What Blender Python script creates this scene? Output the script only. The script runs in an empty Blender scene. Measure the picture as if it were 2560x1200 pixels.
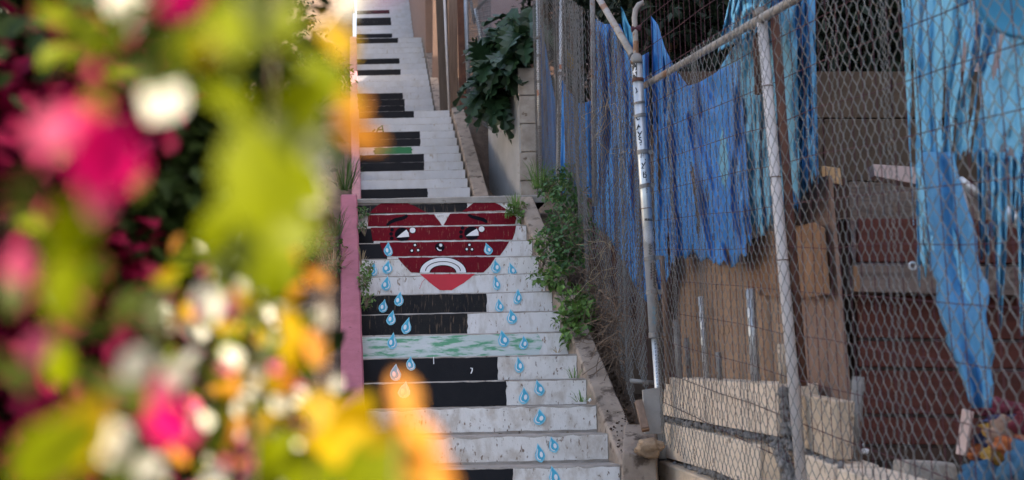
import bpy, bmesh, math, random
from mathutils import Vector, Matrix, noise as mnoise
R = math.radians
random.seed(7)
SC = bpy.context.scene
COL = SC.collection

# ------------------------------------------------------------------ camera, sky, sun, exposure
EYE = 1.63
F = 2900.0                                   # focal length in photograph pixels (2560 wide)
PITCH = math.atan(400 / F)
ROLL = R(-1.2)
cam = bpy.data.cameras.new('camera')
camo = bpy.data.objects.new('camera', cam)
COL.objects.link(camo)
cp, sp_ = math.cos(PITCH), math.sin(PITCH)
_f = Vector((0, cp, sp_)); _r = Vector((1, 0, 0)); _u = Vector((0, -sp_, cp))
CR = _r * math.cos(ROLL) + _u * math.sin(ROLL)
CU = _u * math.cos(ROLL) - _r * math.sin(ROLL)
m = Matrix((CR, CU, -_f)).transposed().to_4x4()
m.translation = (0, 0, EYE)
camo.matrix_world = m
cam.sensor_width = 36
cam.lens = 36 * F / 2560
cam.clip_start = 0.05
cam.clip_end = 400
cam.dof.use_dof = True
cam.dof.focus_distance = 8.6
cam.dof.aperture_fstop = 2.7
SC.camera = camo

SUN_EL = R(38)
SUN_H = Vector((0.97, -0.2, 0)).normalized()           # towards the sun
world = bpy.data.worlds.new('World')
SC.world = world
world.use_nodes = True
wn = world.node_tree
sky = wn.nodes.new('ShaderNodeTexSky')
sky.sky_type = 'NISHITA'
sky.sun_disc = False
sky.sun_elevation = SUN_EL
sky.sun_rotation = math.atan2(SUN_H.x, SUN_H.y)
sky.air_density = 1.0
sky.dust_density = 5.0
sky.ozone_density = 1.0
bg = wn.nodes['Background']
bg.inputs['Strength'].default_value = 0.15
wn.links.new(sky.outputs[0], bg.inputs[0])
sl = bpy.data.lights.new('sun', 'SUN')
sl.energy = 3.4
sl.angle = R(0.5)
sl.color = (1, 0.94, 0.84)
slo = bpy.data.objects.new('sun', sl)
COL.objects.link(slo)
sd = Vector((SUN_H.x * math.cos(SUN_EL), SUN_H.y * math.cos(SUN_EL), math.sin(SUN_EL)))
slo.rotation_euler = sd.to_track_quat('Z', 'Y').to_euler()
slo.location = sd * 30
SC.view_settings.view_transform = 'Standard'
SC.view_settings.look = 'None'
SC.view_settings.gamma = 1
SC.view_settings.use_white_balance = True
SC.view_settings.white_balance_temperature = 7250
SC.view_settings.exposure = 2.15
SC.render.engine = 'CYCLES'
SC.cycles.use_denoising = True
SC.cycles.max_bounces = 8
SC.cycles.transparent_max_bounces = 8

# ------------------------------------------------------------------ helpers
def ray(px, py):
    d = _f + CR * ((px - 1280) / F) + CU * ((600 - py) / F)
    return d / d.y
def at(px, py, Y):                            # world point on the upright plane y = Y
    d = ray(px, py) * Y
    return Vector((d.x, Y, d.z + EYE))
FP0 = Vector((0.842, 7.0)); FT = Vector((-0.134, 0.991)).normalized(); FN = Vector((FT.y, -FT.x))
def pf(px, py, off=0.0):                      # world point on the fence plane, moved off metres into the yard
    d = ray(px, py)
    k = (FP0.dot(FN) + off) / (d.x * FN.x + d.y * FN.y)
    return Vector((d.x * k, d.y * k, d.z * k + EYE))
def fpt(s, z, off=0.0):                       # fence plane: s metres uphill of the corner post
    p = FP0 + FT * s + FN * off
    return Vector((p.x, p.y, z))

def tag(o, label=None, cat=None, group=None, kind=None):
    if label: o['label'] = label
    if cat: o['category'] = cat
    if group: o['group'] = group
    if kind: o['kind'] = kind
    return o
def thing(name, loc, label, cat, group=None, kind=None):
    o = bpy.data.objects.new(name, None)
    o.empty_display_size = 0.1
    o.location = loc
    COL.objects.link(o)
    return tag(o, label, cat, group, kind)
WL = {}                                       # world location of each origin
def place(name, me, loc, parent=None, rot=None):
    o = bpy.data.objects.new(name, me)
    COL.objects.link(o)
    o.location = loc
    WL[o.name] = Vector(loc)
    if rot is not None:
        o.rotation_mode = 'QUATERNION'
        o.rotation_quaternion = rot
    if parent is not None:
        o.parent = parent
        o.matrix_parent_inverse = Matrix.Translation(-chain(parent))
    return o
def chain(p):
    return WL[p.name] if p.name in WL else Vector(p.location)

class MB:
    def __init__(s):
        s.v = []; s.f = []
    def add(s, vs, fs):
        b = len(s.v)
        s.v.extend([tuple(p) for p in vs])
        s.f.extend([tuple(i + b for i in f) for f in fs])
        return s
    def hexa(s, p):                           # 8 corners: bottom 0-3, top 4-7
        return s.add(p, [(3, 2, 1, 0), (4, 5, 6, 7), (0, 1, 5, 4), (1, 2, 6, 5), (2, 3, 7, 6), (3, 0, 4, 7)])
    def box(s, a, b):
        x0, y0, z0 = a; x1, y1, z1 = b
        return s.hexa([(x0, y0, z0), (x1, y0, z0), (x1, y1, z0), (x0, y1, z0), (x0, y0, z1), (x1, y0, z1), (x1, y1, z1), (x0, y1, z1)])
    def bar(s, a, b, w, h, up=(0, 0, 1)):     # board from a to b, w wide, h thick along up
        a = Vector(a); b = Vector(b); t = (b - a).normalized(); up = Vector(up)
        sd_ = t.cross(up).normalized(); u = sd_.cross(t).normalized()
        c = []
        for p in (a, b):
            c.append([p - sd_ * w / 2 - u * h / 2, p + sd_ * w / 2 - u * h / 2, p + sd_ * w / 2 + u * h / 2, p - sd_ * w / 2 + u * h / 2])
        return s.hexa([c[0][0], c[0][1], c[1][1], c[1][0], c[0][3], c[0][2], c[1][2], c[1][3]])
    def tube(s, pts, rad, n=8, cap=True):
        pts = [Vector(p) for p in pts]
        b = len(s.v); N = len(pts)
        ref = None
        for i, p in enumerate(pts):
            t = (pts[min(i + 1, N - 1)] - pts[max(i - 1, 0)])
            if t.length < 1e-9: t = Vector((0, 0, 1))
            t.normalize()
            if ref is None:
                ref = t.orthogonal().normalized()
            ref = (ref - t * ref.dot(t))
            if ref.length < 1e-6: ref = t.orthogonal()
            ref.normalize()
            q = t.cross(ref)
            r = rad[i] if isinstance(rad, (list, tuple)) else rad
            for k in range(n):
                a = 2 * math.pi * k / n
                s.v.append(tuple(p + ref * (r * math.cos(a)) + q * (r * math.sin(a))))
        for i in range(N - 1):
            for k in range(n):
                k2 = (k + 1) % n
                s.f.append((b + i * n + k, b + i * n + k2, b + (i + 1) * n + k2, b + (i + 1) * n + k))
        if cap:
            s.f.append(tuple(b + k for k in reversed(range(n))))
            s.f.append(tuple(b + (N - 1) * n + k for k in range(n)))
        return s
    def grid(s, fn, nu, nv):
        b = len(s.v)
        for j in range(nv + 1):
            for i in range(nu + 1):
                s.v.append(tuple(fn(i / nu, j / nv)))
        for j in range(nv):
            for i in range(nu):
                a = b + j * (nu + 1) + i
                s.f.append((a, a + 1, a + nu + 2, a + nu + 1))
        return s
    def poly(s, pts):
        return s.add(pts, [tuple(range(len(pts)))])
    def mesh(s, name, mat, smooth=False, off=None):
        me = bpy.data.meshes.new(name)
        vs = s.v if off is None else [(p[0] - off[0], p[1] - off[1], p[2] - off[2]) for p in s.v]
        me.from_pydata(vs, [], s.f)
        if mat is not None: me.materials.append(mat)
        if smooth: me.polygons.foreach_set('use_smooth', [True] * len(me.polygons))
        me.update()
        return me
    def build(s, name, mat, parent=None, smooth=False, bevel=0, thick=0):
        xs = [p[0] for p in s.v]; ys = [p[1] for p in s.v]; zs = [p[2] for p in s.v]
        o0 = Vector(((min(xs) + max(xs)) / 2, (min(ys) + max(ys)) / 2, min(zs)))
        me = s.mesh(name, mat, smooth, o0)
        if bevel:
            bm = bmesh.new(); bm.from_mesh(me)
            bmesh.ops.bevel(bm, geom=bm.edges[:], offset=bevel, segments=2, affect='EDGES', profile=0.5, clamp_overlap=True)
            bm.to_mesh(me); bm.free()
        o = place(name, me, o0, parent)
        if thick:
            md = o.modifiers.new('thickness', 'SOLIDIFY'); md.thickness = thick; md.offset = 0
        return o

def fbm(x, y, z=0.0, o=3):
    return mnoise.fractal(Vector((x, y, z)), 1.0, 2.0, o)

# ------------------------------------------------------------------ materials
def mat(name, c1, c2=None, scale=6, rough=0.8, bump=0.15, bscale=60, stretch=(1, 1, 1), c3=None, t3=0.62, s3=20, st3=None, w3=0.05,
        metal=0.0, trans=0.0, spec=0.4, detail=5, bdist=0.01, c4=None, t4=.5, s4=4, st4=(1, 1, 1), w4=.25, a4=.6):
    M_ = bpy.data.materials.new(name)
    M_.use_nodes = True
    nt = M_.node_tree; N = nt.nodes; L = nt.links
    b = N['Principled BSDF']; out = N['Material Output']
    b.inputs['Roughness'].default_value = rough
    b.inputs['Metallic'].default_value = metal
    b.inputs['Specular IOR Level'].default_value = spec
    geo = N.new('ShaderNodeNewGeometry')
    def nz(sc, st):
        mp = N.new('ShaderNodeMapping'); mp.inputs['Scale'].default_value = st
        L.new(geo.outputs['Position'], mp.inputs['Vector'])
        t = N.new('ShaderNodeTexNoise'); t.inputs['Scale'].default_value = sc; t.inputs['Detail'].default_value = detail
        t.inputs['Roughness'].default_value = 0.62
        L.new(mp.outputs[0], t.inputs['Vector'])
        return t
    col = None
    if c2 is None: c2 = tuple(x * 0.72 for x in c1)
    t1 = nz(scale, stretch)
    rp = N.new('ShaderNodeValToRGB')
    rp.color_ramp.elements[0].position = 0.32; rp.color_ramp.elements[1].position = 0.68
    rp.color_ramp.elements[0].color = (*c2, 1); rp.color_ramp.elements[1].color = (*c1, 1)
    L.new(t1.outputs['Fac'], rp.inputs[0]); col = rp.outputs[0]
    if c3 is not None:
        t2 = nz(s3, st3 or stretch)
        r2 = N.new('ShaderNodeValToRGB')
        r2.color_ramp.elements[0].position = t3; r2.color_ramp.elements[1].position = t3 + w3
        r2.color_ramp.elements[0].color = (0, 0, 0, 1); r2.color_ramp.elements[1].color = (1, 1, 1, 1)
        L.new(t2.outputs['Fac'], r2.inputs[0])
        mx = N.new('ShaderNodeMix'); mx.data_type = 'RGBA'
        L.new(r2.outputs[0], mx.inputs[0]); L.new(col, mx.inputs[6]); mx.inputs[7].default_value = (*c3, 1)
        col = mx.outputs[2]
    if c4 is not None:
        t5 = nz(s4, st4)
        r5 = N.new('ShaderNodeValToRGB')
        r5.color_ramp.elements[0].position = t4; r5.color_ramp.elements[1].position = t4 + w4
        r5.color_ramp.elements[0].color = (0, 0, 0, 1); r5.color_ramp.elements[1].color = (a4, a4, a4, 1)
        L.new(t5.outputs['Fac'], r5.inputs[0])
        mx = N.new('ShaderNodeMix'); mx.data_type = 'RGBA'
        L.new(r5.outputs[0], mx.inputs[0]); L.new(col, mx.inputs[6]); mx.inputs[7].default_value = (*c4, 1)
        col = mx.outputs[2]
    L.new(col, b.inputs['Base Color'])
    if bump:
        t4 = nz(bscale, stretch)
        bp = N.new('ShaderNodeBump'); bp.inputs['Strength'].default_value = bump; bp.inputs['Distance'].default_value = bdist
        L.new(t4.outputs['Fac'], bp.inputs['Height']); L.new(bp.outputs[0], b.inputs['Normal'])
    if trans:
        tr = N.new('ShaderNodeBsdfTranslucent'); L.new(col, tr.inputs['Color'])
        ms = N.new('ShaderNodeMixShader'); ms.inputs[0].default_value = trans
        L.new(b.outputs[0], ms.inputs[1]); L.new(tr.outputs[0], ms.inputs[2]); L.new(ms.outputs[0], out.inputs['Surface'])
    return M_

M = {}
M['concrete'] = mat('concrete', (.36, .335, .32), (.23, .21, .195), 5, .9, .3, 90, c3=(.12, .09, .07), t3=.66, s3=9)
M['tread'] = mat('tread_concrete', (.34, .31, .29), (.2, .17, .15), 7, .92, .35, 80, c3=(.1, .075, .06), t3=.62, s3=13)
M['kerb'] = mat('kerb_concrete', (.36, .285, .235), (.23, .175, .14), 6, .92, .45, 70, c3=(.085, .058, .045), t3=.54, s3=8, w3=.1, detail=10)
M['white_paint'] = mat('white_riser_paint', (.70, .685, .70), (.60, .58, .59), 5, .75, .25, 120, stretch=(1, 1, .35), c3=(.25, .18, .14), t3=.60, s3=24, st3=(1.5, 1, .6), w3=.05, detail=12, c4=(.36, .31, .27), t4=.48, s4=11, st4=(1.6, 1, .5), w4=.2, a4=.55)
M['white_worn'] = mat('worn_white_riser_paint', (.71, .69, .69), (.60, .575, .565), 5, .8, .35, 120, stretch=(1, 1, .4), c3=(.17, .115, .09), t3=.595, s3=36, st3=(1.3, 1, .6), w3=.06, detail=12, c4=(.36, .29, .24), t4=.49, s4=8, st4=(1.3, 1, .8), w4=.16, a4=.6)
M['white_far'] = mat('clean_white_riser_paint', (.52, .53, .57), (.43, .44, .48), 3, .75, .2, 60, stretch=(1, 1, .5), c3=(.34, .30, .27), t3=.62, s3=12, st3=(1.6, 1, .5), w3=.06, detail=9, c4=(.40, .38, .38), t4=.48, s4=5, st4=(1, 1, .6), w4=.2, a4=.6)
M['black_paint'] = mat('black_riser_paint', (.010, .011, .015), (.015, .015, .019), 6, .7, .2, 120, spec=.15, c3=(.07, .055, .045), t3=.70, s3=30, st3=(1.6, 1, .3))
M['black_worn'] = mat('worn_black_riser_paint', (.010, .011, .015), (.02, .019, .02), 6, .7, .3, 120, spec=.15, c3=(.13, .09, .065), t3=.565, s3=34, st3=(1.7, 1, .22), w3=.12)
M['heart_red'] = mat('dark_red_heart_paint', (.17, .006, .015), (.13, .005, .015), 6, .75, .2, 110, c3=(.30, .15, .11), t3=.60, s3=60, st3=(1.6, 1, .25), w3=.12, spec=.12)
M['tip_red'] = mat('bright_red_paint', (.56, .022, .045), (.48, .02, .04), 5, .6, .15, 110)
M['drop_blue'] = mat('teardrop_blue_paint', (.04, .41, .62), (.035, .34, .54), 14, .55, .1, 110)
M['drop_edge'] = mat('teardrop_light_blue_paint', (.22, .58, .76), (.18, .52, .7), 14, .55, .1, 110)
M['white_mark'] = mat('white_mark_paint', (.78, .78, .82), (.7, .7, .74), 12, .6, .1, 110)
M['ink'] = mat('dark_ink_paint', (.006, .005, .010), (.009, .008, .013), 12, .85, .1, 110, spec=.08)
M['green_smear'] = mat('green_brushed_paint', (.60, .62, .65), (.44, .54, .54), 7, .7, .2, 120, stretch=(.35, 1, 1.8), c3=(.10, .33, .20), t3=.49, s3=11, st3=(.5, 1, 2.6), w3=.10, detail=9)
M['green_paint'] = mat('green_paint', (.008, .13, .045), (.012, .17, .06), 12, .6, .1, 110)
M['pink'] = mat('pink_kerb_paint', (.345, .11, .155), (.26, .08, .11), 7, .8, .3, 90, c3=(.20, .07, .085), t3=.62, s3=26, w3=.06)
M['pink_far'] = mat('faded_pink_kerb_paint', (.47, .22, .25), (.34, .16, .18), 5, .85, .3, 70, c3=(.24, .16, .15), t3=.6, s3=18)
M['asphalt'] = mat('asphalt', (.06, .06, .062), (.04, .04, .042), 3, .9, .4, 150)
M['dirt'] = mat('dirt', (.17, .115, .08), (.085, .056, .04), 6, .95, .7, 30, c3=(.22, .17, .13), t3=.62, s3=30, bdist=.03)
M['stucco'] = mat('tan_stucco', (.30, .185, .14), (.25, .155, .115), 3, .95, .7, 55, bdist=.015)
M['mauve'] = mat('mauve_stucco', (.40, .30, .30), (.34, .25, .25), 3, .95, .4, 55)
M['plaster'] = mat('pale_grey_plaster', (.47, .46, .47), (.38, .37, .37), 3, .9, .25, 60, c3=(.28, .24, .21), t3=.64, s3=6)
M['block'] = mat('grey_concrete_block', (.40, .36, .32), (.27, .23, .2), 8, .95, .6, 60, c3=(.15, .11, .085), t3=.62, s3=10)
M['pale_block'] = mat('pale_concrete_block', (.80, .655, .53), (.66, .53, .42), 7, .93, .5, 60, c3=(.3, .22, .165), t3=.60, s3=14, detail=9, c4=(.36, .28, .22), t4=.48, s4=5, w4=.2, a4=.55)
M['old_block'] = mat('old_buff_concrete_block', (.60, .47, .36), (.44, .34, .25), 8, .95, .6, 55, c3=(.2, .14, .1), t3=.62, s3=12)
M['mortar'] = mat('grey_mortar', (.33, .31, .31), (.2, .185, .18), 18, .97, 1.0, 45, bdist=.03)
M['yard_wall'] = mat('brown_yard_block', (.13, .086, .058), (.085, .056, .038), 5, .95, .4, 60, c3=(.08, .06, .05), t3=.64, s3=12)
M['galv'] = mat('galvanised_steel', (.60, .62, .64), (.44, .455, .48), 10, .38, .12, 90, metal=.6, c3=(.22, .15, .11), t3=.7, s3=20)
M['galv_old'] = mat('dull_galvanised_pipe', (.27, .26, .255), (.18, .17, .165), 10, .6, .2, 90, metal=.3, c3=(.2, .11, .07), t3=.58, s3=14)
M['rail'] = mat('rusting_rail_pipe', (.34, .315, .30), (.24, .215, .2), 10, .6, .2, 90, metal=.2, c3=(.22, .11, .06), t3=.57, s3=6)
M['wire'] = mat('chain_link_wire', (.21, .215, .22), (.13, .126, .122), 9, .3, .0, 90, metal=.5, c3=(.14, .095, .07), t3=.60, s3=9)
M['wire_dark'] = mat('dull_chain_link_wire', (.17, .175, .185), (.10, .097, .097), 6, .5, .0, 90, metal=.25, c3=(.11, .075, .06), t3=.56, s3=7)
M['rust_wire'] = mat('rusty_dark_red_wire', (.085, .024, .036), (.06, .018, .026), 9, .8, 0)
M['rust'] = mat('rusted_steel', (.14, .058, .035), (.075, .03, .022), 8, .85, .4, 60)
M['white_pipe'] = mat('white_painted_pipe', (.62, .58, .58), (.5, .45, .45), 6, .5, .2, 90, c3=(.4, .25, .15), t3=.68, s3=10, st3=(1, 1, .3))
M['tarp'] = mat('royal_blue_tarpaulin', (.03, .25, .62), (.017, .165, .5), 5, .5, .5, 130, trans=.06, stretch=(1, 1, .5), c3=(.13, .40, .76), t3=.60, s3=7, w3=.15)
M['tarp_teal'] = mat('faded_teal_tarpaulin', (.17, .45, .62), (.10, .32, .48), 5, .6, .5, 130, trans=.06, stretch=(1, 1, .35))
M['tarp_mid'] = mat('mid_blue_tarpaulin', (.085, .34, .62), (.05, .24, .5), 5, .6, .5, 130, trans=.06, stretch=(1, 1, .35))
M['tarp_pale'] = mat('sun_bleached_blue_tarpaulin', (.22, .62, .84), (.13, .47, .76), 4, .6, .6, 110, trans=.08, stretch=(1.5, 1.5, .3), c3=(.50, .68, .78), t3=.58, s3=7, st3=(2, 2, .3), w3=.14)
M['tub'] = mat('turquoise_plastic', (.06, .36, .60), (.045, .29, .52), 3, .35, .05, 30, trans=.25)
M['ply'] = mat('weathered_plywood', (.33, .21, .14), (.25, .155, .10), 3, .85, .25, 60, stretch=(1, 1, .25), c3=(.2, .12, .08), t3=.68, s3=6, st3=(3, 3, .3))
M['osb'] = mat('orange_rotten_board', (.30, .16, .088), (.19, .098, .055), 14, .9, .5, 60, stretch=(1, 1, .35), c3=(.1, .045, .03), t3=.63, s3=16)
M['lumber'] = mat('weathered_lumber', (.27, .18, .135), (.18, .115, .085), 6, .85, .3, 50, stretch=(6, 6, .4))
M['mauve_board'] = mat('mauve_brown_board', (.27, .165, .125), (.2, .12, .092), 4, .8, .3, 50, stretch=(5, 5, .4), c3=(.14, .08, .06), t3=.66, s3=8, st3=(4, 4, .3))
M['fresh'] = mat('fresh_cut_wood', (.62, .40, .22), (.5, .3, .15), 12, .8, .2, 50)
M['redwood'] = mat('dark_redwood_plank', (.105, .024, .015), (.066, .015, .010), 4, .75, .3, 50, stretch=(.4, .4, 8), c3=(.10, .035, .022), t3=.68, s3=8, st3=(.4, 1, 9))
M['greyplank'] = mat('grey_weathered_plank', (.20, .145, .125), (.11, .08, .07), 4, .85, .4, 50, stretch=(.4, .4, 10))
M['darkwood'] = mat('dark_brown_wood', (.075, .04, .028), (.042, .024, .018), 5, .85, .4, 50, stretch=(5, 5, .4))
M['grey_board'] = mat('grey_brown_board', (.12, .088, .07), (.07, .05, .04), 5, .9, .4, 50, stretch=(6, 6, .4))
M['pale_beam'] = mat('pinkish_painted_beam', (.62, .47, .45), (.52, .38, .36), 6, .7, .2, 60)
M['stone'] = mat('tan_rough_stone', (.42, .29, .19), (.25, .165, .11), 12, .95, 1.0, 40, bdist=.02)
M['leaf_dark'] = mat('dark_green_leaf', (.028, .072, .030), (.014, .038, .018), 9, .42, .15, 40, trans=.12, spec=.5)
M['leaf_weed'] = mat('weed_green_leaf', (.15, .27, .06), (.08, .17, .04), 9, .5, .1, 40, trans=.25)
M['leaf_weed2'] = mat('blue_green_weed_leaf', (.10, .21, .07), (.05, .125, .045), 9, .45, .1, 40, trans=.2)
M['leaf_ivy'] = mat('shrub_leaf', (.09, .17, .035), (.04, .09, .022), 8, .45, .1, 40, trans=.2)
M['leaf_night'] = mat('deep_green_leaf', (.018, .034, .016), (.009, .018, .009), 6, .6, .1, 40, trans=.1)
M['straw'] = mat('dry_straw', (.46, .36, .22), (.3, .22, .13), 14, .9, 0)
M['twig'] = mat('dead_grey_brown_twig', (.21, .145, .105), (.10, .066, .05), 12, .95, 0)
M['stem'] = mat('green_stem', (.10, .16, .05), (.07, .1, .035), 9, .7, 0)
M['bark'] = mat('brown_branch', (.12, .075, .045), (.07, .045, .03), 9, .9, .2)
M['sticker_black'] = mat('black_sticker', (.02, .02, .024), (.03, .03, .034), 9, .5, 0)
M['sticker_white'] = mat('white_sticker', (.72, .72, .75), (.62, .62, .66), 30, .5, 0)
M['sticker_orange'] = mat('orange_sticker', (.72, .25, .06), (.55, .15, .1), 40, .5, 0)
M['house'] = mat('white_stucco', (.80, .77, .72), (.74, .71, .66), 2, .95, .3, 30)  # kept bright so the added left house bounces light
M['roof'] = mat('roof_tile', (.26, .12, .08), (.18, .08, .05), 6, .9, .3, 20)
M['glass'] = mat('window_glass', (.05, .06, .07), (.04, .05, .06), 2, .5, 0)
# ---- bougainvillea; shaded leaves and wine bracts have their shade in the colour
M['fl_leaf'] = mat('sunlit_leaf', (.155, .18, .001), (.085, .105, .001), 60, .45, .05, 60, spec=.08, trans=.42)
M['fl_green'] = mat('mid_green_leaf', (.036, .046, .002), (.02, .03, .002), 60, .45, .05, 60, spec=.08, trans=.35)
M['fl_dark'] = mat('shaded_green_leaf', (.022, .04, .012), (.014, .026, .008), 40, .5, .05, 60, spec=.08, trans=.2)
M['fl_yellow'] = mat('yellowing_leaf', (.34, .23, .002), (.28, .16, .002), 60, .5, .05, 60, spec=.08, trans=.4)
M['fl_orange'] = mat('orange_leaf', (.46, .16, .02), (.42, .19, .02), 60, .5, .05, 60, spec=.08, trans=.4)
M['fl_pink'] = mat('magenta_bract', (.46, .001, .09), (.38, .001, .07), 60, .55, .05, 60, spec=.08, trans=.4)
M['fl_rose'] = mat('rose_bract', (.50, .10, .18), (.45, .06, .13), 60, .55, .05, 60, spec=.08, trans=.4)
M['fl_white'] = mat('white_bract', (.56, .55, .46), (.46, .44, .36), 60, .55, .05, 60, spec=.08, trans=.35)
M['fl_wine'] = mat('shaded_wine_bract', (.13, .002, .025), (.075, .002, .014), 40, .6, .05, 60, spec=.08, trans=.25)  # darker copy of the magenta bract, shade mixed into its colour

# ------------------------------------------------------------------ the stairs: geometry of the four flights (z relative to the eye)
TR = 0.2936
class Flight:
    def __init__(s, Y0, X0, dX, Z0, dZ, w):
        s.Y0, s.X0, s.dX, s.Z0, s.dZ, s.w = Y0, X0, dX, Z0, dZ, w
    def row(s, k):
        xr = s.X0 + s.dX * k
        return s.Y0 + TR * k, xr - s.w, xr, s.Z0 + s.dZ * k + EYE
FL = [Flight(7.003, .613, -.0437, -.394, .1765, 1.515), Flight(15.856, -.568, -.0423, 2.942, .1852, 1.53),
      Flight(22.609, -1.506, -.0418, 5.881, .2115, 1.535), Flight(30.243, -2.541, -.0384, 9.872, .2125, 1.545)]
def interp(x, xs, ys):
    if x <= xs[0]: return ys[0]
    for i in range(len(xs) - 1):
        if x <= xs[i + 1]:
            return ys[i] + (ys[i + 1] - ys[i]) * (x - xs[i]) / (xs[i + 1] - xs[i])
    return ys[-1]
def prof(Y):                                  # nosing line of the whole stairway
    return EYE + interp(Y, [4.95, 10.82, 14.39, 18.79, 21.43, 26.13, 28.5, 34.0, 60], [-1.63, 1.9, 1.95, 4.79, 4.82, 8.42, 8.5, 12.6, 20])
def xright(Y):
    return interp(Y, [4.9, 7.0, 10.82, 15.86, 18.79, 22.6, 26.1, 30.2, 33.0, 60], [.925, .613, .045, -.568, -.99, -1.506, -2.01, -2.541, -2.91, -6.5])

# ------------------------------------------------------------------ ground and hillsides
g = MB().grid(lambda u, v: (-60 + 120 * u, -40 + 140 * v, 0), 2, 2).build('ground', M['asphalt'])
tag(g, 'grey asphalt street at the foot of the stairs', kind='structure')
def bankz(Y):
    return EYE + interp(Y, [7.0, 10.82, 18.79, 21.43, 26.13, 28.5, 34, 60], [-.50, 1.78, 4.68, 5.1, 8.3, 9.0, 12.5, 20])
def bank_r(u, v):
    Y = 7.05 + 40 * v ** 1.4
    x0 = xright(Y) + .14
    X = x0 + 14 * u ** 2.2
    lo = EYE + interp(Y, [7, 10.82, 15.5, 17.6, 19.4], [-.5, 1.78, 2.72, 3.02, 4.75]) if Y < 19.4 else bankz(Y)
    z = interp(X - x0, [0, .18, .40, .9, 1.5], [min(prof(Y), bankz(Y)) - .1, .5 * (lo + min(prof(Y), bankz(Y))) - .08, lo, lo, bankz(Y)])
    return (X, Y, z + .03 * fbm(X * 3, Y * 3))
def yard(u, v):
    Y = .8 + 6.3 * v
    p = FP0 + FT * (Y - 7.0) + FN * .16
    X = p.x + 12 * u ** 2
    return (X, Y, EYE - .42 + .06 * fbm(X * 2, Y * 2) + .28 * max(0, (Y - 5.6) / 1.5))
o = MB().grid(bank_r, 26, 60).build('hillside', M['dirt'], smooth=True)
tag(o, 'brown dirt slope right of the stairs', kind='structure')
o = MB().grid(yard, 20, 30).build('yard_ground', M['dirt'], smooth=True)
tag(o, 'brown dirt yard behind the chain-link fence', kind='structure')
def bank_l(u, v):
    Y = 4.9 + 42 * v ** 1.4
    x0 = xright(Y) - 1.52 - .12
    X = x0 - 14 * u ** 2
    return (X, Y, prof(Y) - .08 + .08 * fbm(X * 1.2, Y * 1.2) + .12 * min(1, u * 3))
o = MB().grid(bank_l, 20, 60).build('hillside', M['dirt'], smooth=True)
tag(o, 'planted dirt bank left of the stairs', kind='structure')

# ------------------------------------------------------------------ stairway
stair = thing('stairway', (0, 4.9, 0), 'concrete stairs painted as piano keys climbing the hill', None, kind='structure')
def step(fl, k, zb, depth=TR + .02, wide=0.0, nx=26):
    Y, xl, xr, zt = fl.row(k)
    sh = fl.dX / TR
    mb = MB(); cols = []
    xr += wide
    for i in range(nx + 1):
        x = xl + (xr - xl) * i / nx
        j = .004 * fbm(x * 9, k * 3.1, Y) ; j2 = .004 * fbm(x * 7, k * 5.7, Y + 9)
        cols.append([(x, Y, zb - .05), (x, Y + j * .3, zt - .016), (x + 0, Y + .005 + j, zt - .005 + j2 * .5), (x, Y + .016 + j, zt + j2 * .6),
                     (x + sh * depth, Y + depth, zt + .002)])
    n = 5
    for c in cols: mb.v.extend(c)
    for i in range(nx):
        for q in range(n - 1):
            a = i * n + q
            mb.f.append((a, a + n, a + n + 1, a + 1))
    mb.v.extend([(cols[0][4][0], cols[0][4][1], zb - .05), (cols[-1][4][0], cols[-1][4][1], zb - .05)])
    L_ = len(mb.v) - 2
    mb.f.append((0, 1, 2, 3, 4, L_)); e = nx * n
    mb.f.append((e + 4, e + 3, e + 2, e + 1, e, L_ + 1))
    return mb.build('step', M['tread'], stair)
def sheet(fl, k, x0, x1, z0, z1, m_, parent, lift, name, jit=.004, jx=0.004, seed=0, nx=None):
    Y = fl.row(k)[0] - lift
    nx = nx or max(4, int((x1 - x0) / .035))
    mb = MB(); b = []; t = []
    for i in range(nx + 1):
        x = x0 + (x1 - x0) * i / nx
        b.append((x, Y, z0 + jit * .4 * fbm(x * 11, seed * 3.3, 1)))
        t.append((x, Y, z1 + jit * fbm(x * 13, seed * 1.7, 5)))
    nz_ = 5
    rows = []
    for j in range(nz_ + 1):
        f_ = j / nz_
        r_ = []
        for i in range(nx + 1):
            x = b[i][0]
            if i in (0, nx): x += jx * fbm(f_ * 4 + i, seed * 2.1 + k, 3)
            r_.append((x, Y, b[i][2] * (1 - f_) + t[i][2] * f_))
        rows.append(r_)
    for r_ in rows: mb.v.extend(r_)
    for j in range(nz_):
        for i in range(nx):
            a = j * (nx + 1) + i
            mb.f.append((a, a + 1, a + nx + 2, a + nx + 1))
    return mb.build(name, m_, parent)
STEPS = {}
def make_flight(fi, k0, k1, zbase, blacks, whites_m, skip=(), last=None):
    fl = FL[fi]
    for k in range(k0, k1 + 1):
        Y, xl, xr, zt = fl.row(k)
        zb = fl.row(k - 1)[3] if k > k0 else zbase
        s = step(fl, k, zb, (last if (k == k1 and last) else TR + .02), nx=26 if fi == 0 else 8)
        STEPS[(fi, k)] = s
        if zt - zb < .05: continue
        top = zt - (.012 if fi == 0 else .008) + 0
        if fi == 0 and k == 13: top = zt - .05
        lo = zb + (.018 if (fi == 0 and k in (0, 1, 2)) else .006)
        sheet(fl, k, xl + .004, xr - .004, lo, top, whites_m(k), s, .0015, 'white_paint', .012 if (fi == 0 and k < 3) else .005, seed=k + fi * 40)
        if k in blacks:
            py = blacks[k][0]
            xe = at(blacks[k][1], py, Y).x
            sheet(fl, k, xl + .003, xe, lo - .001, top + .002, blacks[k][2] if len(blacks[k]) > 2 else M['black_paint'], s, .0026, 'black_key', .004, .01, seed=k * 7 + fi)
B_, W_ = M['black_paint'], M['black_worn']
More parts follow.
